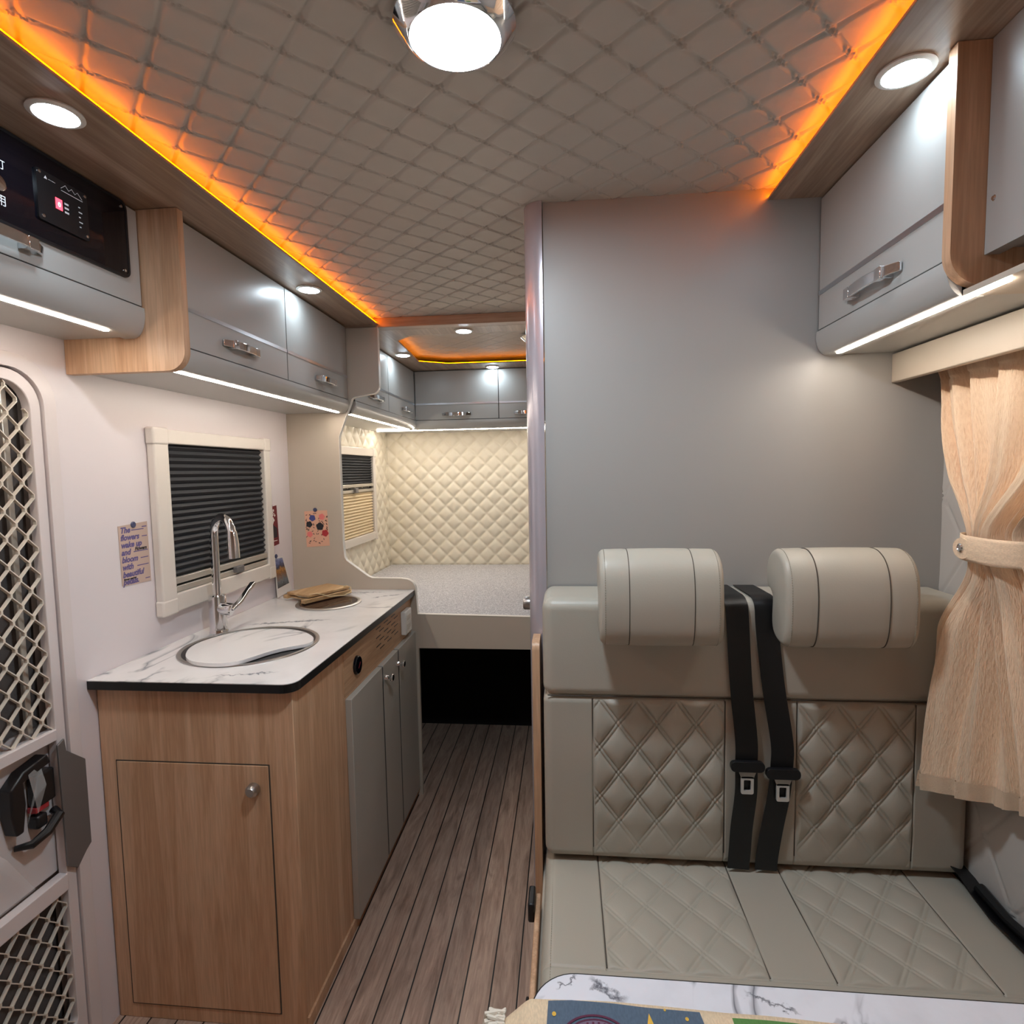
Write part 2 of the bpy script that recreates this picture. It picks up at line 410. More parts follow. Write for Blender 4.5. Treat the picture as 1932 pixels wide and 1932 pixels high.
# ------------------------------------------------------------ ROOM SHELL
ZC, ZS = 2.037, 2.010          # ceiling, soffit underside
XL, XR = -1.175, 0.872
tag(MB().box(-1.32, -1.25, -.04, 1.0, 3.75, 0).build('floor', M['floor']), 'wood plank floor with black seams running down the aisle', 'floor', kind='structure')
u = np.arange(-.80, .5001, .0021); v = np.arange(.62, 2.3001, .0021)
U, V = np.meshgrid(u, v, indexing='ij')
Hh = quilt_knots(U, V, .1085, .1085, .231, .859, .0042)
tag(grid_mesh('ceiling', np.stack([U, V, ZC-Hh-.0015], 2), M['ceil'], flip=True), 'quilted grey beige ceiling with diamond stitching above the lounge', 'ceiling', kind='structure')
u = np.arange(-.95, .60, .005); v = np.arange(2.34, 3.32, .005); U, V = np.meshgrid(u, v, indexing='ij')
tag(grid_mesh('ceiling_bedroom', np.stack([U, V, ZC-quilt_knots(U, V, .1085, .1085, .231, .859, .0022, False)], 2), M['ceil'], flip=True), 'quilted ceiling recess over the rear bed', 'ceiling', kind='structure')
tag(MB().box(-1.32, -1.25, ZC+.006, 1.0, 3.75, ZC+.05).build('ceiling_deck', M['ceil']), 'roof panel behind the quilting', 'ceiling', kind='structure')
tag(MB().box(-1.32, -1.25, 0, 1.0, -1.2, ZC+.01).build('wall_front', M['beige']), 'beige front wall behind the viewer', 'wall', kind='structure')
tag(MB().box(-1.32, 3.63, 0, 1.0, 3.70, ZC+.01).build('wall_rear', M['beige']), 'rear end wall behind the bed padding', 'wall', kind='structure')
tag(MB().box(XR+.006, -1.25, 0, 1.0, 3.75, ZC+.01).build('wall_right', M['beige']), 'right side wall of the camper', 'wall', kind='structure')
# left wall with rounded door opening
DY0, DY1, DZ1 = .45, 1.205, 1.672
op = rrect(DY0, -.2, DY1, DZ1, (.10, .10, .02, .02), 8)
top = [p for p in op if p[1] > 0.1]            # right top corner then left top corner
pts = [(DY1, 0.0)] + top + [(DY0, 0.0), (-1.22, 0), (-1.22, ZC+.004), (3.63, ZC+.004), (3.63, 0.0)]
tag(MB().prism(pts, 'x', XL-.02, XL).build('wall_left', M['wallw'], smooth=False), 'white left wall panel with the entry doorway', 'wall', kind='structure')
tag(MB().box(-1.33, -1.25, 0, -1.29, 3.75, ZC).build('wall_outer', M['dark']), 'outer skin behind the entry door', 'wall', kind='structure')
# bathroom block / partition behind the bench
YP = 1.392
c = arc(-.050, YP+.032, .045, .045, 270, 180, 10)
tag(MB().box(-.048, YP, 0, XR+.006, YP+.018, ZC).build('wall_partition', M['part']), 'plain greige partition behind the bench seat', 'wall', kind='structure')
tag(MB().prism(c+[(-.095, YP+.06), (-.05, YP+.06)], 'z', 0, ZC-.001).build('trim_1', plain('satin_corner_profile', srgb(186, 178, 184), .22, .35), ang=60), 'rounded satin corner profile on the partition edge', 'trim', kind='structure')
tag(MB().box(-.095, YP+.06, 0, -.077, 2.42, ZC).build('wall_bathroom', M['part']), 'side wall of the washroom facing the aisle', 'wall', kind='structure')
# bulkhead between kitchen and bed
YB = 2.300
prof = [(-.765, 2.003), (-.765, 1.765)] + arc(-.795, 1.765, .030, .035, 0, -80, 6)[1:] + arc(-.862, 1.69, .03, .03, 90, 140, 4) + [(-.947, 1.555), (-.947, 1.10)] + \
    [(-.943, 1.045), (-.935, 1.03), (-.842, .962), (-.825, .955), (-.70, .953)] + arc(-.685, .905, .048, .046, 90, 8, 6) + [(-.632, .80), (-.09, .79), (-.09, .652), (-.632, .652), (-.632, 0), (XL, 0), (XL, 2.003)]
tag(MB().prism(prof, 'y', YB, YB+.018).build('wall_bulkhead', M['beige'], smooth=False, bevel=.0015), 'beige divider panel with shaped opening to the bed', 'wall', kind='structure')
# pale edge banding on the opening
edge = [(x, z) for x, z in prof[:prof.index((-.632, .80))+1]] + [(-.09, .79)]
e = MB(); e.ribbon([(x, YB+.009, z) for x, z in edge], (0, 1, 0), .0205, .0016)
tag(e.build('trim_2', M['whitepl']), 'pale edge banding around the bed opening', 'trim', kind='structure')
tag(MB().box(XL, YB, 1.998, .59, YB+.05, ZC).build('trim_3', M['soffx'], bevel=.002), 'brown ceiling beam in front of the bed recess', 'trim', kind='structure')
# soffits
tag(MB().box(XL, -1.2, ZS, -.765, YB, ZS+.006).build('trim_4', M['soffit'], bevel=.001), 'brown wood grain soffit board above the left cupboards', 'trim', kind='structure')
tag(MB().box(.469, -1.2, ZS, XR, YP, ZS+.006).build('trim_5', M['soffit'], bevel=.001), 'brown wood grain soffit board above the right cupboard', 'trim', kind='structure')
# bedroom soffit with cut corner opening
inn = [(-.66, 2.455), (-.755, 2.545), (-.785, 3.05), (-.645, 3.14), (.28, 3.14), (.40, 3.05), (.40, 2.545), (.31, 2.455)]
out = [(-.9, YB+.05), (XL, 2.5), (XL, 3.2), (-.9, 3.62), (.3, 3.62), (XR, 3.2), (XR, 2.5), (.5, YB+.05)]
out = [(-.66, YB+.05), (XL, YB+.05), (XL, 3.62), (-.645, 3.62), (.28, 3.62), (XR, 3.62), (XR, YB+.05), (.31, YB+.05)]
tag(MB().ring(out, inn, 'z', 1.998, 2.004).build('trim_6', M['soffit'], smooth=False), 'brown soffit around the recessed bed ceiling', 'trim', kind='structure')
# pelmet over curtain
tag(MB().box(.750, -.2, 1.587, .766, YP, 1.652).build('trim_7', M['beige'], bevel=.002), 'beige pelmet board above the curtain', 'trim', kind='structure')
# quilted right wall and bedroom walls
u = lins(.40, YP, .0035); v = lins(.05, 1.60, .0035); U, V = np.meshgrid(u, v, indexing='ij')
tag(grid_mesh('wall_right_padding', np.stack([XR-quilt_knots(U, V, .17, .235, 1.22, .62, .004)-0.002, U, V], 2), M['quiltg'], flip=True), 'pale grey quilted padding on the wall beside the bench', 'wall', kind='structure')
u = lins(XL, .10, .0045); v = lins(.76, 1.68, .0045); U, V = np.meshgrid(u, v, indexing='ij')
tag(grid_mesh('wall_rear_padding', np.stack([U, 3.622-quilt_knots(U, V, .108, .108, -.30, .80, .012, False, True), V], 2), M['quiltw']), 'cream diamond quilted wall at the head of the bed', 'wall', kind='structure')
u = lins(2.32, 3.62, .0045); U, V = np.meshgrid(u, v, indexing='ij')
tag(grid_mesh('wall_bedside_padding', np.stack([-1.168+quilt_knots(U, V, .108, .108, 3.62, .80, .012, False, True), U, V], 2), M['quiltw'], flip=True), 'cream diamond quilted wall left of the bed', 'wall', kind='structure')

# ------------------------------------------------------------ LAMPS
def orange_strip(name, pts, label, zt, mat='orange'):
    b = MB(); b.ribbon(pts, (0, 0, 1), .0035, .002); return tag(b.build(name, M[mat], smooth=False), label, 'led strip', 'orange cove light strips')
orange_strip('orange_light_strip', [(-.7695, -1.15, 2.018), (-.7695, YB-.002, 2.018)], 'orange light strip glowing along the left ceiling edge', 0)
orange_strip('orange_light_strip', [(.4735, -1.15, 2.018), (.4735, YP-.002, 2.018)], 'orange light strip glowing along the right ceiling edge', 0)
orange_strip('orange_light_strip', [(x*1.0, y, 2.006) for x, y in [(-.655, 2.44), (-.762, 2.54), (-.792, 3.055), (-.648, 3.148), (.28, 3.148), (.405, 3.055), (.405, 2.545), (.31, 2.445)]], 'orange light strip glowing around the bed ceiling recess', 0, 'orange_bed')
def dome(loc, label, lit=True):
    t = thing('ceiling_light', label, 'ceiling light', loc); x, y, z = loc
    MB().lathe([(.074, .0), (.083, -.003), (.0865, -.009), (.086, -.014), (.080, -.020), (.072, -.027), (.0665, -.031), (.0640, -.032), (.062, -.029)], (x, y, z), cap=False, n=48).build('bezel', M['chrome'], t)
    b = MB(); b.lathe([(.001, -.0345), (.03, -.0343), (.052, -.0333), (.0625, -.031), (.0625, -.027)], (x, y, z), cap=False, n=48)
    b.build('diffuser', M['dome'] if lit else M['whitepl'], t)
    return t
dome((-.148, .827, ZC), 'large round chrome rimmed ceiling light glowing white')
dome((-.118, 2.70, ZC), 'round chrome rimmed lamp on the bed ceiling, unlit', False)
d0 = thing('downlight', 'round downlight in the left soffit above the black control panel', 'downlight', (-.841, .909, ZS), 'round soffit downlights')
MB().lathe([(.040, 0), (.041, -.003), (.037, -.0055), (.0325, -.0055), (.032, -.003)], tuple(d0.location), cap=False, n=36).build('rim', M['whitepl'], d0)
MB().lathe([(.001, -.0095), (.02, -.0088), (.028, -.0068), (.0325, -.0042)], tuple(d0.location), cap=False, n=36).build('lens', M['cool'], d0)
for p, l in (((-.835, 1.83, ZS), 'round downlight in the left soffit above the kitchen cupboards'), ((.533, .976, ZS), 'round downlight in the right soffit beside the wood end panel'),
             ((-.424, 2.405, 1.998), 'round downlight in the bed soffit behind the ceiling beam'), ((-.815, 2.84, 1.998), 'round downlight in the bed soffit above the side cupboard'),
             ((-.41, 3.245, 1.998), 'round downlight in the bed soffit above the rear cupboard')):
    dup(d0, Vector(p)-d0.location, l)

# ------------------------------------------------------------ OVERHEAD CUPBOARDS
def bow_handle(b, p0, along, out, L=.17, h=.021):
    """arched flat chrome pull: p0 centre on door, along = unit vector of length, out = outward normal"""
    p0, al, ou = Vector(p0), Vector(along), Vector(out); path = []; N = 14
    for k in range(N+1):
        t = -1+2*k/N; path.append(p0+al*(t*L/2)+ou*(.004+.020*(1-abs(t)**2.6)))
    b.ribbon(path, (0, 0, 1), [h*(.75+.25*math.cos(t*PI/2)) for t in np.linspace(-1, 1, N+1)], .006)
    for sgn in (-1, 1):
        q = p0+al*(sgn*L*.30); mtx = Matrix((( *ou, 0), (*al, 0), (0, 0, 1, 0), (0, 0, 0, 1))).transposed(); mtx.translation = q
        b.box(0, -.010, -.011, .024, .010, .011, mat=mtx)
def cupboard(name, label, axis, front, a0, a1, back, sgn, zt, zs, zb, seams, handles, ztrim=1.803, led=(0, 0), body_mat='grey', door_gap=.0020):
    """axis: run direction ('x' or 'y'); front: coordinate of door face; sgn: +1 when the front faces the + side"""
    loc = (0, 0, 0)
    if axis == 'y': loc = ((front+back)/2, (a0+a1)/2, zb)
    else: loc = ((a0+a1)/2, (front+back)/2, zb)
    t = thing(name, label, 'overhead cupboard', loc)
    def bx(b, d0, d1, s0, s1, z0, z1):          # d = depth inwards
        f0, f1 = front-sgn*d0, front-sgn*d1
        if axis == 'y': b.box(min(f0, f1), s0, z0, max(f0, f1), s1, z1)
        else: b.box(s0, min(f0, f1), z0, s1, max(f0, f1), z1)
        return b
    depth = abs(back-front)
    b = MB(); bx(b, .0018, .0175, a0+.003, a1-.003, zs-.001, zt-.006); b.build('seam_shade_plate', M['black'], t, smooth=False)  # black plate behind the doors stands in for the shade in their seams
    b = MB(); bx(b, .019, depth, a0, a1, zb+.004, zt)
    b.build('body', M[body_mat], t, smooth=False)
    pf = [(front-sgn*.019, zs)] + [(front+sgn*.003, zs), (front+sgn*.004, zs-.012)]
    pf += [(front-sgn*(.026-.030*math.cos(k*PI/16)), zs-.012-(zs-.012-zb)*math.sin(k*PI/16)) for k in range(1, 9)]
    pf += [(front-sgn*.05, zb), (front-sgn*.05, zs)]
    MB().prism(pf, 'x' if axis == 'x' else 'y', a0, a1).build('bullnose', M[body_mat], t, ang=40) if axis == 'y' else \
        MB().prism(pf, 'x', a0, a1).build('bullnose', M[body_mat], t, ang=40)
    b = MB(); bx(b, .022, .032, led[0], led[1], zb-.0022, zb+.001); tag(b.build('light_strip', M['warm'], t, smooth=False), 'thin warm white light strip')
    ss = [a0+.001]+list(seams)+[a1-.001]; nrm = (sgn, 0, 0) if axis == 'y' else (0, sgn, 0); al = (0, 1, 0) if axis == 'y' else (1, 0, 0)
    for i in range(len(ss)-1):
        b = MB(); bx(b, 0, .018, ss[i]+door_gap, ss[i+1]-door_gap, zs+.0035, zt-.005)
        dr = b.build('door', M[body_mat], t, bevel=.0012)
        if ztrim:
            b = MB(); bx(b, -.0012, .002, ss[i]+door_gap, ss[i+1]-door_gap, ztrim-.006, ztrim+.004); b.build('trim_strip', M['alu'], dr, smooth=False)
        if i < len(handles) and handles[i] is not None:
            h = handles[i]; p = (front, h[0], h[1]) if axis == 'y' else (h[0], front, h[1])
            b = MB(); bow_handle(b, p, al, nrm, L=h[2] if len(h) > 2 else .17); tag(b.build('handle', M['chrome'], dr, ang=50, bevel=.0012), 'arched chrome handle')
    return t
cupboard('overhead_cupboard', 'grey two door overhead cupboard above the kitchen worktop', 'y', -.900, 1.266, 2.298, XL, 1, ZS-.001, 1.706, 1.652, [1.789], [(1.520, 1.752), (2.072, 1.750)], led=(1.2655, 2.25))
cupboard('overhead_cupboard', 'grey overhead cupboard left of the bed', 'y', -.885, 2.335, 3.296, -1.16, 1, 1.997, 1.706, 1.652, [2.80], [(2.60, 1.752, .19), (3.10, 1.748)], led=(2.34, 3.24))
# prism orientation for the run along x uses (y,z)
cupboard('overhead_cupboard', 'grey two door overhead cupboard across the rear of the bed', 'x', 3.300, -.884, .62, 3.618, -1, 1.997, 1.706, 1.652, [-.385, .12], [(-.636, 1.738), (-.21, 1.738), None], led=(-1.13, .5))
MB().box(XL+.006, 3.322, 1.656, -.885, 3.618, 1.997).build('filler', M['grey'], [o for o in bpy.data.objects if o.get('label', '').startswith('grey two door overhead cupboard across')][0], smooth=False)
rc = cupboard('overhead_cupboard', 'grey overhead cupboard above the bench seat', 'y', .585, .940, YP-.002, XR, -1, ZS-.001, 1.708, 1.652, [], [(1.155, 1.742, .19)], led=(.86, 1.345), ztrim=1.795)
MB().box(.6055, .56, 1.6535, XR, .9395, 1.6625).build('bottom_shelf', M['beige'], rc, smooth=False)
# wood end panels
pnl = rrect(-1.173, 1.646, -.872, ZS-.001, (.001, .001, .001, .045))
tag(MB().prism([(x, z) for x, z in pnl], 'y', 1.244, 1.264).build('wood_end_panel', [M['oak']], ang=50, bevel=.0015), 'light oak L shaped end panel beside the black control panel cupboard', 'panel')
pnl = rrect(.573, 1.664, XR, ZS-.001, (.001, .001, .048, .001))
tag(MB().prism(pnl, 'y', .920, .939).build('wood_end_panel', [M['oak']], ang=50, bevel=.0015), 'brown wood end panel of the cupboard above the bench', 'panel')
# shallow cupboard right foreground
t = thing('side_cupboard', 'pale grey shallow cupboard side with a small screw, top right corner', 'overhead cupboard', (.74, .87, 1.71))
MB().prism(rrect(.800, 1.706, .9195, ZS-.001, (.001, .001, .05, .001)), 'x', .620, .640).build('side_panel', M['part'], t, bevel=.001)
MB().box(.640, .815, 1.715, XR, .919, ZS-.001).build('body', M['part'], t, smooth=False)
MB().lathe([(.0, -.0022), (.0028, -.0020), (.0042, -.0005), (.0042, .001)], (.620, .905, 1.781), 'x', 16).build('screw', M['chrome'], t)
# shallow cupboard left with control panel
FX = -.968
t = cupboard('overhead_cupboard', 'grey cupboard by the entry door carrying a black control panel', 'y', FX, .35, 1.2435, XL, 1, ZS-.001, 1.789, 1.722, [], [(.905, 1.822, .17)], led=(.36, 1.165), ztrim=None)
cp = thing('control_panel', 'black glass control panel with red display and white symbols', 'control panel', (FX+.006, .80, 1.92))
MB().ring(rrect(.40, 1.842, 1.206, 2.007, .016, 5), rrect(.404, 1.847, 1.201, 2.002, .014, 5), 'x', FX+.0005, FX+.0055).build('rim', M['blackpl'], cp)
MB().prism(rrect(.403, 1.845, 1.203, 2.004, .015, 5), 'x', FX+.0005, FX+.0045).build('glass', M['blackgl'], cp)
for q, (yy, zz) in enumerate(((1.190, 1.993), (1.190, 1.856))):
    MB().lathe([(.0035, .0045), (.003, .0065), (.0005, .007)], (FX, yy, zz), 'x', 12).build('screw', M['chrome'], cp)
pl_ = MB().prism(rrect(.985, 1.880, 1.096, 1.972, .004, 3), 'x', FX+.0045, FX+.0085).build('display_plate', M['blackpl'], cp)
TM = Matrix(((0, 0, 1, FX+.0088), (1, 0, 0, 0), (0, 1, 0, 0), (0, 0, 0, 1)))     # text plane: right=+y, up=+z, normal=+x
def TL(y, z, x=None):
    m_ = TM.copy(); m_[1][3] = y; m_[2][3] = z
    if x is not None: m_[0][3] = x
    return m_
MB().box(FX+.0085, 1.022, 1.914, FX+.0093, 1.036, 1.934).build('red_display', M['digit'], pl_, smooth=False)
MB().text('0', .012, TL(1.026, 1.919, FX+.0096), ext=.0002).build('digit', M['digitw'], pl_, smooth=False)
b = MB()
b.text('\u25b2 ------', .0075, TL(1.000, 1.9585), ext=.0002)
x0 = FX+.0088
z0 = 1.957
mt = [(1.036, 1.957), (1.046, 1.966), (1.053, 1.959), (1.060, 1.9655), (1.067, 1.959), (1.073, 1.965), (1.083, 1.956)]
b.ribbon([(x0, y, z) for y, z in mt], (1, 0, 0), .0004, .0009); b.ribbon([(x0, 1.036, 1.953), (x0, 1.084, 1.953)], (1, 0, 0), .0004, .0011)
for k in range(3):
    b.box(x0, 1.041, 1.929-.008*k, x0+.0004, 1.050, 1.9325-.008*k)
for k in range(5): b.box(x0, 1.073, 1.937-.0095*k, x0+.0004, 1.073+(.004 if k % 2 == 0 else .008), 1.939-.0095*k)
b.build('white_markings', M['inkw'], pl_, smooth=False)
for yy, zz in ((.991, 1.966), (1.090, 1.966), (.994, 1.888), (1.090, 1.888)):
    MB().lathe([(.0032, .0085), (.003, .010), (.0005, .0107)], (FX, yy, zz), 'x', 12).build('screw', M['chrome'], pl_)
b = MB(); b.text('\u706f', .018, TL(.912, 1.936, FX+.0047), ext=.0003); b.text('\u7528', .020, TL(.908, 1.874, FX+.0047), ext=.0003)
b.text('\u7167\u660e', .024, TL(.855, 1.933, FX+.0047), ext=.0003)
b.build('white_lettering', M['inkw'], cp, smooth=False)
MB().lathe([(.013, .0045), (.013, .008), (.010, .0095), (.0005, .010)], (FX, .914, 1.908), 'x', 24).build('button', M['chrome'], cp)

# ------------------------------------------------------------ KITCHEN BASE UNIT
XF = -.662; YE = 1.262
t = thing('kitchen_base_unit', 'light oak kitchen base unit with three narrow grey doors', 'kitchen cabinet', (-.92, 1.78, 0))
MB().box(XL+.003, YE, .0, XF, 2.298, .882).build('carcass', M['oak'], t, bevel=.002)
# end hatch, outlined by a dark ring in place of shade in its gap
g = .0028
def hatch_y(b, x0, z0, x1, z1, y0, y1): b.box(x0, y0, z0, x1, y1, z1)
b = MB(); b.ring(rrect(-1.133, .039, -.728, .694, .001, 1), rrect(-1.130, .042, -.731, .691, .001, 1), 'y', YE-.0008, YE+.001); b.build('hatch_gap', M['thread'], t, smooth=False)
hd = MB().box(-1.1295, YE-.0026, .0425, -.7315, YE+.001, .6905).build('hatch_door', M['oak'], t, bevel=.0008)
MB().lathe([(.0005, -.020), (.010, -.0195), (.0125, -.016), (.0155, -.0135), (.0165, -.004), (.0165, 0)], (-.770, YE-.0025, .632), 'y', 28).build('push_lock', M['steel'], hd)
# apron above doors
ap = MB().box(XF, 1.572, .735, XF+.0012, 2.296, .881).build('vent_panel', M['oaky'], t, smooth=False)
b = MB()
for col, (yc, rows) in enumerate(((1.875, 2), (1.935, 3), (1.995, 3), (2.055, 3))):
    pass
for r in range(6):
    zz = .858-.0155*r
    for k in range(3):
        yy = 1.86+.085*k+(.035 if r % 2 else 0)
        b.box(XF+.0012, yy, zz-.0016, XF+.0018, yy+.048, zz+.0016)
b.build('vent_slots', M['black'], ap, smooth=False)
gp = MB().lathe([(.0005, .010), (.026, .009), (.029, .006), (.030, .0)], (XF+.0012, 1.672, .800), 'x', 30).build('gauge', M['blackgl'], t)
tag(gp, 'round black gauge')
b = MB(); b.ribbon([(XF+.0119, 1.664, .792), (XF+.0119, 1.680, .808)], (1, 0, 0), .0004, .0012); b.build('gauge_needle', M['red'], gp, smooth=False)
sk = MB().box(XF+.0012, 2.150, .752, XF+.022, 2.236, .846).build('power_socket', M['whitepl'], t, bevel=.003); tag(sk, 'white power socket')
b = MB()
for dz in (.018, -.018): b.box(XF+.022, 2.168, .799+dz-.010, XF+.0226, 2.218, .799+dz+.010)
b.build('socket_face', M['frame'], sk, smooth=False)
XD = XF+.020
MB().box(XF, 1.580, .04, XF+.0192, 2.290, .724).build('seam_shade_plate', M['black'], t, smooth=False)  # black sheet between the doors, drawn in place of seam shade
for (y0, y1, lab) in ((1.575, 1.857, 'wide grey door nearest the hatch'), (1.867, 2.042, 'narrow grey door carrying both chrome knobs'), (2.052, 2.294, 'grey door beside the bed panel')):
    dr = MB().box(XF, y0, .035, XD, y1, .728).build('door', M['grey_door'], t, bevel=.0015); tag(dr, lab)
    if y0 > 1.8 and y0 < 2:
        for yk in (1.885, 2.026):
            MB().lathe([(.010, 0), (.009, .006), (.006, .012), (.007, .018), (.013, .021), (.014, .026), (.011, .030), (.0005, .031)], (XD, yk, .680), 'x', 24).build('knob', M['chrome'], dr)
MB().box(XF, 1.262, 0, XF+.006, 2.298, .034).build('plinth', M['edge'], t, smooth=False)
# worktop
wt = thing('worktop', 'white marble patterned worktop with black edge', 'worktop', (-.92, 1.78, .883))
crn = [(-1.174, 1.238)] + [(-.680+.035*math.sin(a), 1.253-.035*math.cos(a)+.020) for a in np.linspace(0, PI/2, 7)] + [(-.642, 2.298), (-1.174, 2.298)]
MB().prism(crn, 'z', .9035, .9055).build('marble_surface', M['marble'], wt, smooth=False)
MB().prism(crn, 'z', .8825, .9034).build('black_edge', M['black'], wt, smooth=False)
# sink
SX, SY = -.920, 1.530
sn = thing('kitchen_sink', 'oval brushed steel sink with a marble lid partly closed', 'sink', (SX, SY, .906))
MB().lathe([(.190, .0), (.189, .0025), (.182, .0035), (.178, .002), (.177, -.001)], (SX, SY, .906), n=64, cap=False).build('rim', M['steel'], sn)
MB().lathe([(.178, .0008), (.02, .0006)], (SX, SY, .906), n=48).build('basin', M['black'], sn)
# lid: circle with an S shaped bite towards the aisle
def smooth_closed(P, n=4):
    out = []; N = len(P)
    for i in range(N):
        p0, p1, p2, p3 = [np.array(P[(i+k-1) % N]) for k in range(4)]
        for k in range(n):
            t_ = k/n; out.append(tuple(.5*((2*p1)+(-p0+p2)*t_+(2*p0-5*p1+4*p2-p3)*t_**2+(-p0+3*p1-3*p2+p3)*t_**3)))
    return out
lidw = smooth_closed([(-1.040, 1.415), (-1.062, 1.465), (-1.064, 1.520), (-1.041, 1.584), (-.998, 1.630), (-.936, 1.654), (-.866, 1.652), (-.805, 1.625), (-.758, 1.582), (-.738, 1.545), (-.738, 1.515), (-.757, 1.494), (-.790, 1.468), (-.816, 1.432), (-.834, 1.392), (-.852, 1.360), (-.880, 1.342), (-.924, 1.338), (-.974, 1.350), (-1.013, 1.378)])
MB().prism(lidw, 'z', .9085, .9185).build('lid', M['marble'], sn, smooth=False, bevel=.003)
# cooktop
ck = thing('cooktop', 'round dark glass hob with steel ring set in the worktop', 'cooktop', (-.91, 2.05, .906))
MB().lathe([(.121, 0), (.121, .003), (.117, .005), (.108, .005), (.106, .003)], (-.91, 2.05, .906), n=56, cap=False).build('ring', M['steel'], ck)
MB().lathe([(.0005, .0035), (.107, .0035), (.107, .001)], (-.91, 2.05, .906), n=56).build('glass', M['glassdark'], ck)
# faucet
fx, fy = -1.10, 1.655
fa = thing('faucet', 'tall chrome gooseneck mixer tap behind the sink', 'faucet', (fx, fy, .9055))
MB().lathe([(.028, 0), (.028, .004), (.0265, .007), (.0255, .012), (.0255, .118), (.022, .122), (.014, .123)], (fx, fy, .9055), n=32).build('base', M['chrome'], fa)
dx, dy = .100, -.062; L = math.hypot(dx, dy); dx /= L; dy /= L; rr = .059
path = [(fx, fy, 1.02), (fx, fy, 1.10), (fx, fy, 1.18), (fx, fy, 1.212)] + [(fx+dx*rr*(1-math.cos(a)), fy+dy*rr*(1-math.cos(a)), 1.212+.062*math.sin(a)) for a in np.linspace(.2, PI-.25, 14)]
MB().tube(path, .0125, 16).build('spout', M['chrome'], fa, ang=60)
e0 = Vector(path[-1]); p2 = [e0+Vector((dx*.000, dy*.0, .006)), e0+Vector((dx*.004, dy*.004, -.03)), e0+Vector((dx*.006, dy*.006, -.075))]
MB().tube(p2, [.0135, .0165, .0165], 20).build('spray_head', M['chrome'], fa, ang=60)
jb = Vector((fx+.028, fy-.010, .985))
MB().tube([(fx+.01, fy-.002, .985), tuple(jb), (fx+.052, fy-.006, .980)], [.018, .020, .019], 20).build('joint', M['chrome'], fa, ang=40)
lv = [(fx+.045, fy-.004, .978), (fx+.052, fy+.035, .995), (fx+.050, fy+.085, 1.022), (fx+.048, fy+.125, 1.040)]
MB().ribbon(lv, (1, 0, .2), [.024, .022, .018, .022], .010).build('lever', M['chrome'], fa, bevel=.003)
# folding beech stand tied with cord, lying on the hob
ws = thing('folding_wood_stand', 'small folded beech wood stand tied with jute cord on the hob', 'wooden stand', (-.97, 2.13, .910))
Rz = Matrix.Translation((-.985, 2.135, .913)) @ Matrix.Rotation(math.radians(-28), 4, 'Z')
def wbx(b, *a): b.box(*a, mat=Rz); return b
wbx(MB(), -.085, -.105, .004, -.062, .105, .017).build('side_rail', M['ply'], ws, bevel=.0015)
wbx(MB(), .045, -.120, .000, .068, .105, .015).build('side_rail', M['ply'], ws, bevel=.0015)
wbx(MB(), -.075, -.095, .0185, .060, .100, .0275).build('top_board', M['ply'], ws, bevel=.0015)
wbx(MB(), -.062, -.090, .006, .045, -.082, .013).build('inner_slat', M['ply'], ws, bevel=.001)
b = MB(); cp_ = [Rz @ Vector(p) for p in ((.050, -.085, .029), (.066, -.060, .030), (.085, -.02, .012), (.098, .04, .006), (.088, .085, .012), (.070, .098, .026), (.045, .095, .030), (.055, .075, .031))]
b.tube(cp_, .0022, 6); b.build('cord', M['rope'], ws)

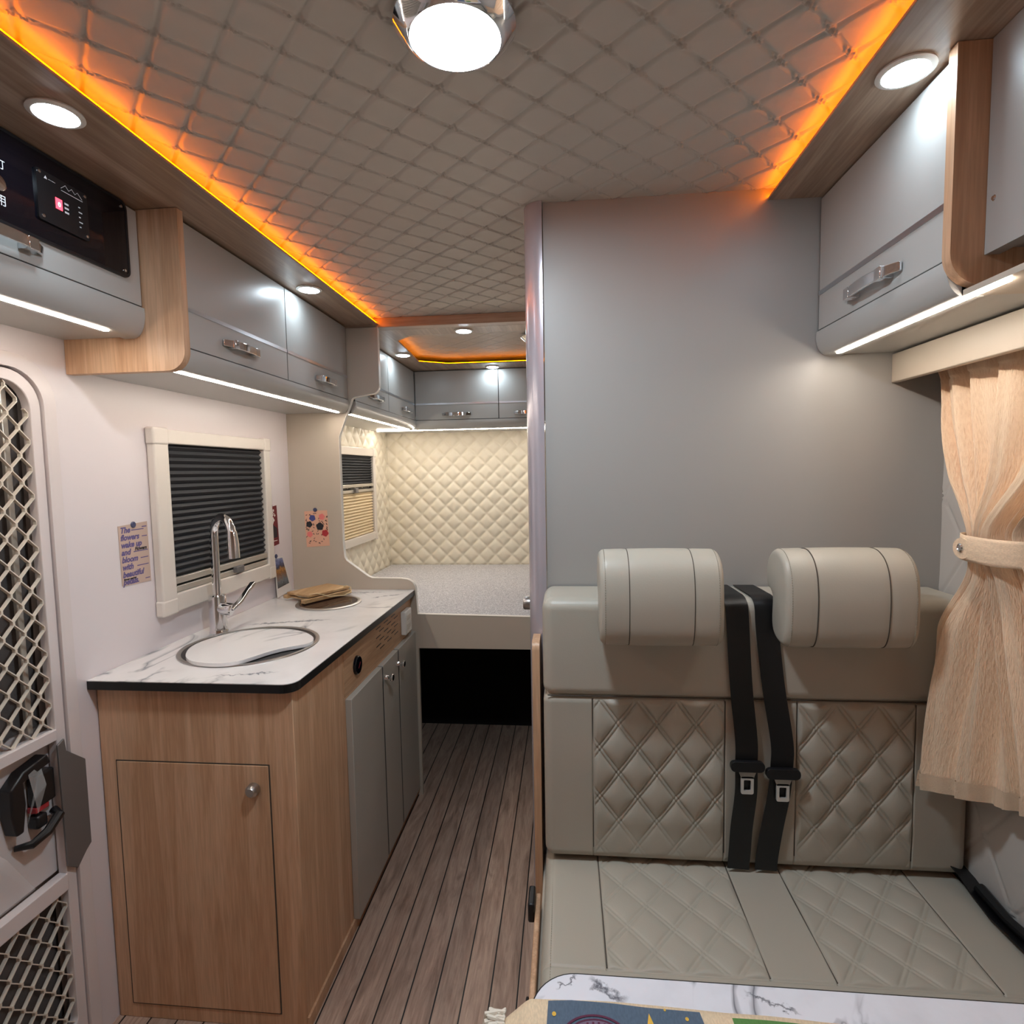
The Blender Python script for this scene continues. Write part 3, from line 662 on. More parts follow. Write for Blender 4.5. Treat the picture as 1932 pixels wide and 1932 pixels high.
# ------------------------------------------------------------ WINDOWS WITH BLINDS
def blind_window(name, label, y0, y1, z0, z1, xw, mem, split, prot=.026):
    t = thing(name, label, 'window', (xw, (y0+y1)/2, (z0+z1)/2), kind='structure')
    ml, mr, mb, mt = mem; b = MB()
    o_ = rrect(y0, z0, y1, z1, .016, 4); i_ = rrect(y0+ml, z0+mb, y1-mr, z1-mt, .003, 4)
    b.ring(o_, i_, 'x', xw+.001, xw+prot); b.build('window_frame', M['frame'], t, bevel=.005, seg=3, ang=50)
    b = MB()
    for (ya, yb) in ((y0-.004, y0+ml*1.0), (y1-mr, y1+.004)):
        b.box(xw+.001, ya, z1-mt-.004, xw+prot+.003, yb, z1+.004); b.box(xw+.001, ya, z0-.004, xw+prot+.002, yb, z0+mb*.8)
    b.build('corner_cap', M['frame'], t, bevel=.006, seg=3)
    ya, yb, za, zb = y0+ml-.001, y1-mr+.001, z0+mb-.001, z1-mt+.001
    MB().box(xw-.001, ya, za, xw+.002, yb, zb).build('pane', M['black'], t, smooth=False)
    def pleats(nm, lo, hi, n, mat, lab):
        pp = []
        for k in range(2*n+1): pp.append((xw+(.016 if k % 2 else .006), hi-(hi-lo)*k/(2*n)))
        pb = [(xw+.0045, lo), (xw+.0045, hi)]
        b = MB(); vs = [[b.bm.verts.new((x, y, z)) for x, z in pp] for y in (ya+.001, yb-.006)]
        for k in range(2*n): b.face([vs[0][k], vs[0][k+1], vs[1][k+1], vs[1][k]])
        return tag(b.build(nm, mat, t, smooth=False), lab)
    blk = plain('black_pleated_fabric_'+name, srgb(34, 36, 42), .6, spec=.6); crm = plain('cream_pleated_fabric_'+name, srgb(224, 206, 172), .7)
    def rail(zc, h=.018, out=.020):
        return MB().box(xw+.003, ya+.0005, zc-h/2, xw+out, yb-.004, zc+h/2).build('blind_rail', M['rail'], t, bevel=.003)
    if split:
        zs = z0+mb+(z1-mt-z0-mb)*.62
        pleats('black_blind', zs+.012, zb, 11, blk, 'black pleated blind'); rail(zs+.004, .018, .022); rail(zs-.026, .016, .021)
        pleats('cream_blind', za, zs-.032, 15, crm, 'cream pleated blind')
        yc = (ya+yb)/2; MB().box(xw+.018, yc-.02, zs-.035, xw+.034, yc+.02, zs-.008).build('latch', M['zinc'], t, bevel=.003)
    else:
        pleats('black_blind', za+.048, zb, 20, blk, 'black pleated blind'); rail(za+.037, .020, .022); rail(za+.011, .019, .020)
        yc = ya+(yb-ya)*.60; MB().box(xw+.018, yc-.022, za+.008, xw+.036, yc+.022, za+.030).build('latch', M['zinc'], t, bevel=.003)
    return t
blind_window('window_1', 'kitchen window with off white frame and closed black pleated blind', 1.484, 2.108, 1.000, 1.538, XL, (.060, .042, .055, .042), False)
blind_window('window_2', 'bedside window with black blind half way over a cream blind', 2.62, 3.315, 1.005, 1.545, -1.166, (.055, .04, .045, .045), True, .024)

# ------------------------------------------------------------ CARDS ON THE WALLS
def magnet(c, axis, parent, r=.0075, h=.0035):
    s = 1 if axis == 'x' else -1
    return MB().lathe([(r, 0), (r, s*h*.6), (r*.8, s*h), (.0004, s*h)], c, axis, 20).build('magnet', M['magnet'], parent)
q = thing('postcard', 'pink beige card with violet words about flowers, left of the kitchen window', 'postcard', (XL, 1.42, 1.19))
MB().prism([(1.366, 1.272), (1.470, 1.277), (1.472, 1.108), (1.368, 1.112)], 'x', XL+.0006, XL+.0014).build('paper', M['paper_p'], q, smooth=False)
b = MB(); lines = ['The', 'flowers', 'wake up', 'and', 'bloom', 'with', 'beautiful', 'petals.']
for k, s_ in enumerate(lines):
    b.text(s_, .0215, TL(1.3715, 1.2525-.0198*k, XL+.0016), shear=.25, offset=.0009, ext=.0001, space=1.0)
for k, (ya, yb) in enumerate(((1.410, 1.455), (1.447, 1.466), (None, None), (1.414, 1.466), (1.438, 1.466), (1.424, 1.466), (None, None), (1.451, 1.468))):
    if ya: b.box(XL+.0015, ya, 1.2578-.0198*k-.0012, XL+.0018, yb, 1.2578-.0198*k+.0012)
b.box(XL+.0015, 1.449, 1.2625, XL+.0018, 1.466, 1.2655)
b.build('violet_lettering', M['violet'], q, smooth=False)
b = MB(); b.text('Flowers', .0135, TL(1.418, 1.2010, XL+.0019), shear=.25, offset=.0005, ext=.0001); b.text('flower market', .0075, TL(1.374, 1.1255, XL+.0019), shear=.2, offset=.0003, ext=.0001)
b.build('dark_lettering', M['ink'], q, smooth=False)
magnet((XL+.0014, 1.418, 1.272), 'x', q, .0085)
q = thing('postcard', 'peach card with black, pink and blue flowers on the beige divider', 'postcard', (-1.06, YB, 1.17))
MB().prism([(-1.113, 1.243), (-1.012, 1.247), (-1.006, 1.095), (-1.108, 1.089)], 'y', YB-.0014, YB-.0006).build('paper', M['paper_o'], q, smooth=False)
def blob(b, x, z, r, y, n=14, rnd=random.Random(3)):
    pts = [(x+r*(1+.12*math.sin(5*a+x*90))*math.cos(a), z+r*(1+.12*math.sin(5*a+x*90))*math.sin(a)) for a in np.linspace(0, 2*PI, n, endpoint=False)]
    b.prism(pts, 'y', y-.0003, y)
def flowers(nm, mat, L, y=YB-.0015):
    for x, z, r in L:
        b = MB(); blob(b, x, z, r, y); b.build(nm, mat, q, smooth=False)
flowers('black_flower', M['ink'], [(-1.093, 1.187, .0135), (-1.046, 1.178, .0165)])
flowers('blue_flower', M['blueflower'], [(-1.078, 1.214, .0135)])
flowers('pink_flower', M['pink'], [(-1.036, 1.219, .013), (-1.092, 1.144, .0125)])
flowers('red_flower', M['red'], [(-1.024, 1.149, .0145)])
rn = random.Random(5); b = MB()
for k in range(70):
    x = -1.107+.096*rn.random(); z = 1.106+.128*rn.random()
    if min(math.hypot(x-a, z-c_) for a, c_ in ((-1.093, 1.187), (-1.046, 1.178), (-1.078, 1.214), (-1.036, 1.219), (-1.092, 1.144), (-1.024, 1.149))) < .0155: continue
    an = rn.random()*PI; l_ = .0055; w_ = .0016
    b.prism([(x+l_*math.cos(an), z+l_*math.sin(an)), (x-w_*math.sin(an), z+w_*math.cos(an)), (x-l_*math.cos(an), z-l_*math.sin(an)), (x+w_*math.sin(an), z-w_*math.cos(an))], 'y', YB-.0018, YB-.0015)
b.build('printed_leaves', M['ink'], q, smooth=False)
magnet((-1.064, YB-.0014, 1.249), 'y', q, .0085)
q = thing('postcard', 'maroon card with white blossoms between kitchen window and divider', 'postcard', (XL, 2.145, 1.20))
MB().prism([(2.105, 1.270), (2.183, 1.277), (2.192, 1.118), (2.110, 1.110)], 'x', XL+.0006, XL+.0014).build('paper', M['maroon'], q, smooth=False)
b = MB()
for k in range(16):
    y, z = 2.130+.045*rn.random(), 1.205+.055*rn.random(); r = .0035+.003*rn.random()
    b.prism([(y+r*math.cos(a), z+r*.9*math.sin(a)) for a in np.linspace(0, 2*PI, 7, endpoint=False)], 'x', XL+.0014, XL+.0017)
b.box(XL+.0014, 2.135, 1.133, XL+.0017, 2.178, 1.136)
b.build('printed_blossoms', M['paper_w'], q, smooth=False)
MB().prism([(2.130, 1.145), (2.180, 1.148), (2.178, 1.185), (2.150, 1.200), (2.132, 1.19)], 'x', XL+.0014, XL+.0016).build('printed_vase', M['ink'], q, smooth=False)
magnet((XL+.0014, 2.140, 1.277), 'x', q)
q = thing('postcard', 'white bordered mountain creek photo card leaning on the wall above the hob', 'postcard', (XL+.005, 2.17, .98))
cs = [Vector(p) for p in ((-1.168, 2.136, 1.069), (-1.169, 2.201, 1.064), (-1.162, 2.255, .914), (-1.153, 2.117, .908))]
def quad(b, c4, th):
    n_ = (c4[1]-c4[0]).cross(c4[3]-c4[0]).normalized()
    if n_.x < 0: n_ = -n_
    A = [b.bm.verts.new(p) for p in c4]; B = [b.bm.verts.new(p+n_*th) for p in c4]
    b.face(A); b.face(B[::-1])
    for k in range(4): b.face([A[k], B[k], B[(k+1) % 4], A[(k+1) % 4]])
b = MB(); quad(b, cs, .0008); b.build('paper', M['paper_w'], q, smooth=False)
def bil(u_, v_): return cs[0].lerp(cs[1], u_).lerp(cs[3].lerp(cs[2], u_), v_)
b = MB(); quad(b, [bil(.06, .03)+Vector((.001, 0, 0)), bil(.94, .03)+Vector((.001, 0, 0)), bil(.93, .78)+Vector((.001, 0, 0)), bil(.07, .78)+Vector((.001, 0, 0))], .0004); b.build('picture', M['photo'], q, smooth=False)
magnet((-1.166, 2.146, 1.073), 'x', q, .009)

# ------------------------------------------------------------ ENTRY DOOR WITH MESH SCREEN
dr = thing('door_1', 'entry door with cream diamond mesh screen in a white rounded frame', 'door', (XL, .83, 0), kind='structure')
R4 = (.10, .10, .02, .02)
MB().ring(rrect(.452, -.02, 1.204, 1.670, R4), rrect(.482, -.05, 1.174, 1.640, (.078, .078, .02, .02)), 'x', XL-.03, XL+.008).build('door_trim', M['dframe'], dr, bevel=.003)
MB().ring(rrect(.486, -.05, 1.170, 1.636, (.076, .076, .02, .02)), rrect(.512, .10, 1.146, 1.612, (.058, .058, .02, .02)), 'x', XL-.020, XL+.002).build('screen_frame', M['dframe'], dr, bevel=.002)
MB().box(XL-.020, .512, .800, XL+.004, 1.147, .826).build('upper_rail', M['dframe'], dr, bevel=.002)
MB().box(XL-.020, .512, .438, XL+.004, 1.147, .478).build('lower_rail', M['dframe'], dr, bevel=.002)
MB().box(XL-.080, .47, .0, XL-.060, 1.186, 1.64).build('door_leaf', M['doorw'], dr, smooth=False)
# pleated shade in front of the leaf
P = []
ys = lins(.49, 1.165, .004)
for zz in lins(.83, 1.62, .02): P.append([(XL-.052+.004*math.sin(y*95+1.5*math.sin(zz*3)), y, zz) for y in ys])
tag(grid_mesh('shade_fabric', np.array(P), M['felt'], dr, flip=True), 'dark grey fabric shade')
P = []
for zz in lins(.10, .44, .02): P.append([(XL-.052+.004*math.sin(y*95), y, zz) for y in ys])
grid_mesh('shade_fabric', np.array(P), M['felt'], dr, flip=True)
tag(MB().box(XL-.040, 1.110, .826, XL-.030, 1.124, 1.60).build('glazing_bar', M['rail'], dr, bevel=.002), 'pale metal bar behind the mesh')
def wire_screen(nm, z0, z1, corner):
    b = MB(); hp, vp, off = .0235, .060, (1.452 if corner else .43)
    k = 0; y = 1.1465
    while y > .512:
        path = []; s_ = 1 if k % 2 == 0 else -1
        zt = z1
        if corner and y > 1.146-.058: zt = z1-.058+math.sqrt(max(0, .058**2-(y-(1.146-.058))**2))
        def off_at(z):
            ph = ((z-off)/vp) % 1.0; tri = 1-abs(ph*2-1)                # 0..1..0
            tri = min(1, max(0, (tri-.14)/.72)); return (tri-.5)*(hp-.0024)*s_
        z = z0
        zs_ = sorted(set([z0, zt]+[off+vp*(n+f) for n in range(-30, 30) for f in (.07, .25, .43, .57, .75, .93) if z0 < off+vp*(n+f) < zt]))
        path = [(XL-.008, min(y-hp/2+off_at(z), 1.148), z) for z in zs_]
        if len(path) > 1: b.ribbon(path, (1, 0, 0), .0085, .0022)
        y -= hp; k += 1
    return b.build(nm, M['mesh'], dr, smooth=False)
wire_screen('upper_mesh', .824, 1.612, True); wire_screen('lower_mesh', .10, .440, False)
MB().box(XL-.045, .49, .478, XL-.025, 1.160, .800).build('lock_panel', M['doorw'], dr, bevel=.004)
# strike cover plate
MB().prism([(1.137, .792), (1.155, .800), (1.158, .770), (1.206, .725), (1.206, .515), (1.192, .505), (1.165, .478), (1.140, .500)], 'x', XL+.008, XL+.013).build('strike_plate', M['zinc'], dr, bevel=.001)
hl = MB().prism([(1.030, .745), (1.060, .770), (1.118, .782), (1.125, .760), (1.060, .748), (1.062, .700), (1.052, .640), (1.036, .640), (1.028, .690)], 'x', XL-.025, XL+.006).build('latch_housing', M['blackpl'], dr, bevel=.004, seg=3)
tag(hl, 'black curved latch housing')
MB().box(XL-.022, 1.088, .672, XL+.004, 1.134, .745).build('latch_block', M['blackpl'], dr, bevel=.005, seg=3)
MB().box(XL-.022, 1.086, .660, XL+.000, 1.118, .672).build('latch_release', M['red'], dr, bevel=.001)
b = MB(); b.tube([(XL-.02, 1.050, .603), (XL+.004, 1.068, .602), (XL+.010, 1.100, .612), (XL+.008, 1.132, .632), (XL-.01, 1.136, .64)], [.006, .009, .010, .011, .009], 10); b.build('lever_handle', M['blackpl'], dr)
MB().box(XL-.024, 1.086, .622, XL+.002, 1.112, .652).build('lever_base', M['blackpl'], dr, bevel=.005)
b = MB(); vs = [b.bm.verts.new(p) for p in ((XL+.006, 1.055, .642), (XL+.012, 1.075, .70), (XL+.008, 1.068, .76), (XL+.004, 1.10, .768), (XL+.014, 1.102, .72), (XL+.006, 1.085, .66))]; b.face(vs[:3]+[vs[3]]); b.face([vs[1], vs[3], vs[4], vs[5]]); b.build('clear_film', M['film'], dr, smooth=False)
sf = MB(); vs = [sf.bm.verts.new(p) for p in ((XL-.02, .55, .60), (XL-.018, .98, .66), (XL-.005, 1.02, .60), (XL-.015, 1.085, .485), (XL-.02, .56, .485))]; sf.face(vs); sf.build('loose_film', M['film'], dr, smooth=False)

# ------------------------------------------------------------ BED
bd = thing('bed', 'raised rear bed with speckled light grey top', 'bed', (-.35, 2.95, .65))
MB().box(XL+.012, YB+.020, .700, -.076+.94, 3.612, .792).build('mattress', M['bed'], bd, bevel=.004)
MB().box(XL+.012, YB+.020, .655, XR, 3.612, .6995).build('bed_board', M['beige'], bd, smooth=False)
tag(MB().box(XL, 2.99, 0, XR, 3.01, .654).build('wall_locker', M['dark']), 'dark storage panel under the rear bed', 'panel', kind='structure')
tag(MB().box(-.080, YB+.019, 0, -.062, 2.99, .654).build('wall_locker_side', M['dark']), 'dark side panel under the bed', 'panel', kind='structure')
kb = thing('washroom_door_knob', 'chrome door knob with black lever beside the bed edge', 'door knob', (-.095, 1.86, .955))
MB().lathe([(.019, 0), (.019, -.012)], (-.095, 1.825, .965), 'x', 28).build('rose', M['steel'], kb)
MB().lathe([(.021, -.014), (.0225, -.017), (.0225, -.044), (.020, -.048), (.0005, -.0485)], (-.095, 1.825, .965), 'x', 28).build('knob', M['steel'], kb)
MB().lathe([(.018, -.012), (.018, -.014)], (-.095, 1.825, .965), 'x', 28).build('collar', M['black'], kb)
MB().tube([(-.100, 1.830, .985), (-.112, 1.835, 1.004), (-.106, 1.838, 1.012)], [.004, .0045, .003], 8).build('lever', M['blackpl'], kb)

# ------------------------------------------------------------ BENCH SEAT
SB = thing('bench_seat', 'grey beige leather bench seat with quilted backrest and two seats', 'bench seat', (.40, 1.10, 0))
BX0, BX1 = -.056, .862
def edge_round(d, r):
    d = np.clip(d, 0, r); return r-np.sqrt(np.maximum(r*r-(r-d)**2, 0))
def cushion(nm, u0, u1, v0, v1, T, r, hf, to, step=.0025, useams=(), vseams=(), flip=False, rb=None):
    ex = [r*(1-math.cos(k*PI/16)) for k in range(1, 9)]
    uu = sorted(set([round(x, 5) for x in list(lins(u0, u1, step, useams))+[u0+e_ for e_ in ex]+[u1-e_ for e_ in ex]]))
    vv = sorted(set([round(x, 5) for x in list(lins(v0, v1, step, vseams))+[v0+e_ for e_ in ex]+[v1-e_ for e_ in ex]]))
    U, V = np.meshgrid(np.array(uu), np.array(vv), indexing='ij')
    du_ = np.minimum(U-u0, u1-U); dv_ = np.minimum(V-v0, v1-V)
    # rounded-rectangle distance
    qx = np.maximum(r-du_, 0); qy = np.maximum(r-dv_, 0); dd = r-np.sqrt(qx**2+qy**2); dd = np.minimum(dd, np.minimum(du_, dv_)); dd = np.where((qx > 0) & (qy > 0), r-np.sqrt(qx**2+qy**2), np.minimum(du_, dv_))
    fade = np.clip(dd/r, 0, 1)**.5; dpt = T-edge_round(dd, r)+hf(U, V)*fade
    # pull skirt vertices outside the rounded corner back onto it
    out_ = dd < 0; k_ = r/np.maximum(np.sqrt(qx**2+qy**2), 1e-6)
    cu = np.where(U < (u0+u1)/2, u0+r, u1-r); cvv = np.where(V < (v0+v1)/2, v0+r, v1-r)
    U = np.where(out_, cu+(U-cu)*k_, U); V = np.where(out_, cvv+(V-cvv)*k_, V)
    dpt = np.where(out_, T-r, dpt)
    # skirt ring
    def pad(A, f): return np.pad(A, 1, mode='edge') if f is None else f
    U2, V2 = np.pad(U, 1, mode='edge'), np.pad(V, 1, mode='edge'); D2 = np.pad(dpt, 1, mode='edge')
    D2[0, :] = D2[-1, :] = 0; D2[:, 0] = D2[:, -1] = 0
    Pw = to(U2, V2, D2); return grid_mesh(nm, Pw, M['leather'], SB, flip=flip)
def seamfn(S_, L, d=.0032, w_=.0016):
    h = 0
    for e_ in L: h = h-d*np.exp(-((S_-e_)/w_)**2)
    return h
def sstep(x, a, b): 
    t_ = np.clip((x-a)/(b-a), 0, 1); return t_*t_*(3-2*t_)
rs = np.random.RandomState(4)
def wrinkle(U, V, amp):
    h = np.zeros_like(U)
    for k in range(7):
        a = rs.rand()*PI; f = 9+rs.rand()*22; h += np.sin((U*math.cos(a)+V*math.sin(a))*f+rs.rand()*6)/7
    return h*amp
LS = (.0555, .347, .500, .745)          # vertical seams of the lower back panel
def h_lower(U, V):
    qm = quilt_double(U, V, .0855, .115, .113, .7105)
    m1 = sstep(U, LS[0], LS[0]+.010)*(1-sstep(U, LS[1]-.010, LS[1])); m2 = sstep(U, LS[2], LS[2]+.010)*(1-sstep(U, LS[3]-.010, LS[3]))
    vert = (.25+.75*sstep(V, .54, .64))*(1-sstep(V, .872, .884))*sstep(V, .505, .53)
    return qm*(m1+m2)*vert + seamfn(U, LS) + wrinkle(U, V, .003)*1.0 + .004*(1-m1-m2)*0
def to_back(U, V, D):                    # D towards -y
    lean = (V-.50)*.03
    return np.stack([U, 1.385-D+lean*0, V], 2)
b_low = cushion('backrest_panel', BX0, BX1, .500, .892, .137, .022, h_lower, to_back, step=.0017, useams=LS, flip=True)
cushion('backrest_top', BX0, BX1, .884, 1.112, .142, .026, lambda U, V: wrinkle(U, V, .0015), to_back, step=.006, flip=True)
TS = (.066, .354, .468, .740)
def h_seat(U, V):
    qm = quilt_double(U, V, .090, .110, .158, 1.237, .0038, .0018)
    m1 = sstep(U, TS[0], TS[0]+.010)*(1-sstep(U, TS[1]-.010, TS[1])); m2 = sstep(U, TS[2], TS[2]+.010)*(1-sstep(U, TS[3]-.010, TS[3]))
    fr = sstep(V, .972, .984)
    return qm*(m1+m2)*fr + seamfn(U, TS)*sstep(V, .970, .973) + seamfn(V, (.972,), .0025, .003) + wrinkle(U, V, .002)
cushion('seat_cushion', BX0, BX1, .815, 1.345, .075, .026, h_seat, lambda U, V, D: np.stack([U, V, .416+D], 2), step=.002, useams=TS, vseams=(.972,))
# seam threads
b = MB()
for x in LS: b.tube([(x, 1.2505-.0, z) for z in np.linspace(.53, .882, 12)], .0012, 5)
b.tube([(x, 1.2495, .8885) for x in np.linspace(BX0+.01, BX1-.01, 20)], .0014, 5)
for x in TS: b.tube([(x, y, .4888) for y in np.linspace(.976, 1.275, 8)], .0012, 5)
b.build('seams', M['thread'], SB)
b = MB()                                # light double stitching down the left ends
for (x_, y_, z_a, z_b) in ((BX0+.008, 1.2565, .54, .875), (BX0+.010, 1.2520, .90, 1.08)):
    n = int((z_b-z_a)/.006)
    for k in range(n): z = z_a+(z_b-z_a)*k/n; b.box(x_-.0007, y_-.0015, z, x_+.0007, y_+.001, z+.0035)
for k in range(70): y = .86+.40*k/70; b.box(BX0+.018, y, .4885, BX0+.0195, y+.0035, .4905)
b.build('stitching', M['thread_l'], SB, smooth=False)
MB().box(-.064, .86, .0, .86, 1.38, .415).build('bench_box', M['beige'], SB, smooth=False)
MB().box(-.076, .80, .0, -.0645, 1.20, .450).build('side_board', M['edge'], SB, bevel=.003)
pr_ = rrect(1.300, 0.0, 1.388, .995, (.02, .02, .001, .001), 6)
MB().prism(pr_, 'x', -.0835, -.0655).build('end_board', M['edge'], SB, bevel=.003)
MB().box(-.091, 1.142, .425, -.0765, 1.200, .468).build('bracket', M['blackpl'], SB, bevel=.004)
MB().box(-.083, .935, .40, -.0765, .965, .435).build('hinge', M['blackpl'], SB, bevel=.004)
# headrests
hp = [(1.232, 1.060), (1.215, 1.038), (1.185, 1.031), (1.165, 1.037), (1.153, 1.060), (1.148, 1.100), (1.148, 1.140), (1.155, 1.180), (1.170, 1.207), (1.192, 1.222), (1.215, 1.227), (1.240, 1.223), (1.260, 1.208), (1.271, 1.185), (1.272, 1.160), (1.266, 1.146), (1.256, 1.144), (1.250, 1.140), (1.236, 1.120)]
def smooth_closed(P, n=4):
    out = []; N = len(P)
    for i in range(N):
        p0, p1, p2, p3 = [np.array(P[(i+k-1) % N]) for k in range(4)]
        for k in range(n):
            t_ = k/n; out.append(tuple(.5*((2*p1)+(-p0+p2)*t_+(2*p0-5*p1+4*p2-p3)*t_**2+(-p0+3*p1-3*p2+p3)*t_**3)))
    return out
hpS = smooth_closed(hp); cy_, cz_ = 1.200, 1.130
def headrest(x0, w, label):
    t = thing('headrest', label, 'headrest', (x0+w/2, 1.20, 1.03), 'headrests on the bench')
    xs = [0, .001, .003, .006, .010, .015, .020] + list(np.linspace(.026, w-.026, 26)) + [w-.020, w-.015, w-.010, w-.006, w-.003, w-.001, w]
    P = []
    for x in xs:
        d = min(x, w-x, .014); ins = .014-math.sqrt(max(0, .014**2-(.014-d)**2)) if d < .014 else 0
        sm = 0
        for s_ in (.060, w-.060): sm += .0030*math.exp(-((x-s_)/.0022)**2)
        bul = .002*math.sin(PI*x/w)
        row = []
        for (y, z) in hpS:
            v_ = Vector((y-cy_, z-cz_)); l_ = v_.length; k_ = (l_-ins-sm+bul)/l_; row.append((x0+x, cy_+v_.x*k_, cz_+v_.y*k_))
        row.append(row[0]); P.append(row)
    c0 = [[(x0, cy_, cz_)]*len(P[0])]; c1 = [[(x0+w, cy_, cz_)]*len(P[0])]
    grid_mesh('pad', np.array(c0+P+c1), M['leather'], t, flip=False, ang=60)
    b = MB()
    for s_ in (.060, w-.060):
        pts = []
        for (y, z) in hpS:
            v_ = Vector((y-cy_, z-cz_)); l_ = v_.length; k_ = (l_-.0016)/l_ if True else 1; k_ = (l_+.002*math.sin(PI*s_/w)-.0012)/l_; pts.append((x0+s_, cy_+v_.x*k_, cz_+v_.y*k_))
        b.tube(pts, .0012, 5, closed=True)
    b.build('seams', M['thread'], t)
    b = MB(); n = len(hpS)
    for s_ in (.011, w-.011):
        pts = []
        for (y, z) in hpS:
            v_ = Vector((y-cy_, z-cz_)); l_ = v_.length; k_ = (l_-.0002)/l_; pts.append(Vector((x0+s_, cy_+v_.x*k_, cz_+v_.y*k_)))
        for i in range(4, n-22):
            for f in (0, .5):
                p = pts[i].lerp(pts[(i+1) % n], f); q_ = pts[i].lerp(pts[(i+1) % n], f+.28)
                if (p-q_).length > 1e-4: b.tube([p, q_], .0009, 4)
    b.build('stitching', M['thread_l'], t)
    return t
headrest(.068, .250, 'left headrest of the bench, next to the aisle side')
headrest(.436, .255, 'right headrest of the bench, next to the curtain')
# seat belts
def belt(xt, xm, xb, label, zt):
    t = thing('seat_belt', label, 'seat belt', ((xt+xb)/2, 1.235, .53), 'seat belts hanging on the bench')
    path = [(xt-.004, 1.385, 1.1155), (xt-.003, 1.340, 1.1165), (xt-.002, 1.300, 1.1165), (xt-.001, 1.270, 1.1160), (xt, 1.250, 1.1085), (xt+.001, 1.2405, 1.092), (xt+.003, 1.2375, 1.05), (xt+(xm-xt)*.5, 1.2385, .92), (xm, 1.2360, .80), (xm, 1.2345, .745), ((xm*2+xb)/3+.004, 1.2350, .68), ((xm+xb*2)/3, 1.2375, .60), (xb, 1.2375, .54), (xb-.002, 1.2410, .500)]
    P2 = [np.array(p) for p in path]; sm = []
    for i in range(len(P2)-1):
        p0, p1, p2, p3 = P2[max(i-1, 0)], P2[i], P2[i+1], P2[min(i+2, len(P2)-1)]
        for k in range(5):
            t_ = k/5; sm.append(tuple(.5*((2*p1)+(-p0+p2)*t_+(2*p0-5*p1+4*p2-p3)*t_**2+(-p0+3*p1-3*p2+p3)*t_**3)))
    sm.append(path[-1])
    b = MB(); b.ribbon(sm, (1, 0, 0), .0475, .0014); b.build('webbing', M['web'], t, ang=60)
    MB().prism(rrect(xm-.036, zt-.011, xm+.036, zt+.012, .010, 5), 'y', 1.222, 1.2325).build('tongue_grip', M['blackpl'], t, bevel=.003)
    MB().prism([(xm-.019, zt-.010), (xm+.019, zt-.010), (xm+.013, zt-.026), (xm-.013, zt-.026)], 'y', 1.225, 1.229).build('tongue_neck', M['steel'], t)
    MB().ring(rrect(xm-.0135, zt-.062, xm+.0135, zt-.022, .004, 3), rrect(xm-.0075, zt-.054, xm+.0075, zt-.030, .002, 3), 'y', 1.225, 1.229).build('tongue_plate', plain('pale_steel_tongue', (.8, .79, .77, 1), .3, .6), t)
    return t
belt(.366, .389, .378, 'black seat belt hanging nearer the left headrest', .746)
belt(.427, .464, .438, 'black seat belt hanging nearer the right headrest', .732)
t = thing('lap_belt', 'black lap belt lying between the seat and the quilted wall', 'seat belt', (.84, 1.1, .49))
b = MB(); lp = [(.845, 1.262, .520), (.850, 1.235, .512), (.850, 1.19, .500), (.842, 1.13, .497), (.842, 1.07, .499), (.850, 1.01, .501), (.853, .94, .497), (.85, .88, .496)]
b.ribbon(lp, [(1, .1, -.35)]*len(lp), [.044, .044, .046, .04, .036, .044, .046, .046], .0018); b.build('webbing', M['web'], t, ang=60)
b = MB(); b.tube([(.853, 1.20, .512), (.852, 1.12, .506), (.857, 1.06, .508), (.861, 1.03, .514)], [.012, .010, .011, .008], 10); b.build('sleeve', M['web'], t)

# ------------------------------------------------------------ CURTAIN
ct = thing('curtain', 'peach crepe curtain gathered by a matching tieback', 'curtain', (.81, 1.12, .72))
zk = [1.612, 1.585, 1.485, 1.349, 1.262, 1.238, 1.215, 1.158, .974, .72, .66]
yl = [1.345, 1.325, 1.303, 1.254, 1.203, 1.192, 1.190, 1.190, 1.205, 1.234, 1.236]
yr = [.78, .79, .82, .90, 1.015, 1.040, 1.040, 1.02, .95, .86, .85]
def hem(y): return np.interp(y, [.85, 1.0, 1.105, 1.30], [.80, .79, .745, .695])
nu, nz = 420, 330
uu = np.linspace(0, 1, nu); zz = np.linspace(1.612, .66, nz)
YL = np.interp(zz, zk[::-1], yl[::-1]); YR = np.interp(zz, zk[::-1], yr[::-1])
ker = np.ones(13)/13
YL = np.convolve(np.pad(YL, 6, mode='edge'), ker, 'valid'); YR = np.convolve(np.pad(YR, 6, mode='edge'), ker, 'valid')
U, Z = np.meshgrid(uu, zz, indexing='ij')
Yg = YL[None, :]+(YR-YL)[None, :]*(U+.010*np.sin(U*34+Z*2))
wid = (YL-YR)[None, :]
amp = np.interp(zz, [.66, 1.0, 1.20, 1.25, 1.35, 1.60], [.011, .014, .009, .009, .016, .011])[None, :]
nf = 7.5
ph = 2*PI*(nf*U+.5*np.sin(3.1*U+1)+.12*np.sin(Z*9+U*7))
X = .812 - amp*np.sin(ph) - .35*amp*np.sin(2.3*ph+Z*5) + .010*np.sin(2*PI*U*2.2+Z*4)
X -= .066*sstep(Yg, 1.10, 1.235)*(1-sstep(Z, 1.02, 1.17))
X -= .028*np.exp(-((Z-1.24)/.09)**2)*np.sin(PI*U)        # bunch bulges at the tie
X += -.004*np.exp(-((Z-1.24)/.05)**2)
X = np.where(Z > 1.58, X-.004*np.sin(ph*1.0), X)
Zh = hem(Yg); Zg = np.where(True, Zh+(Z-.66)*(1.612-Zh)/(1.612-.66), Z)
Pc = np.stack([np.minimum(X, .858), Yg, Zg], 2)
cu = grid_mesh('drape', Pc, M['curtain'], ct, flip=True, uv=True)
so = cu.modifiers.new('thickness', 'SOLIDIFY'); so.thickness = .0015
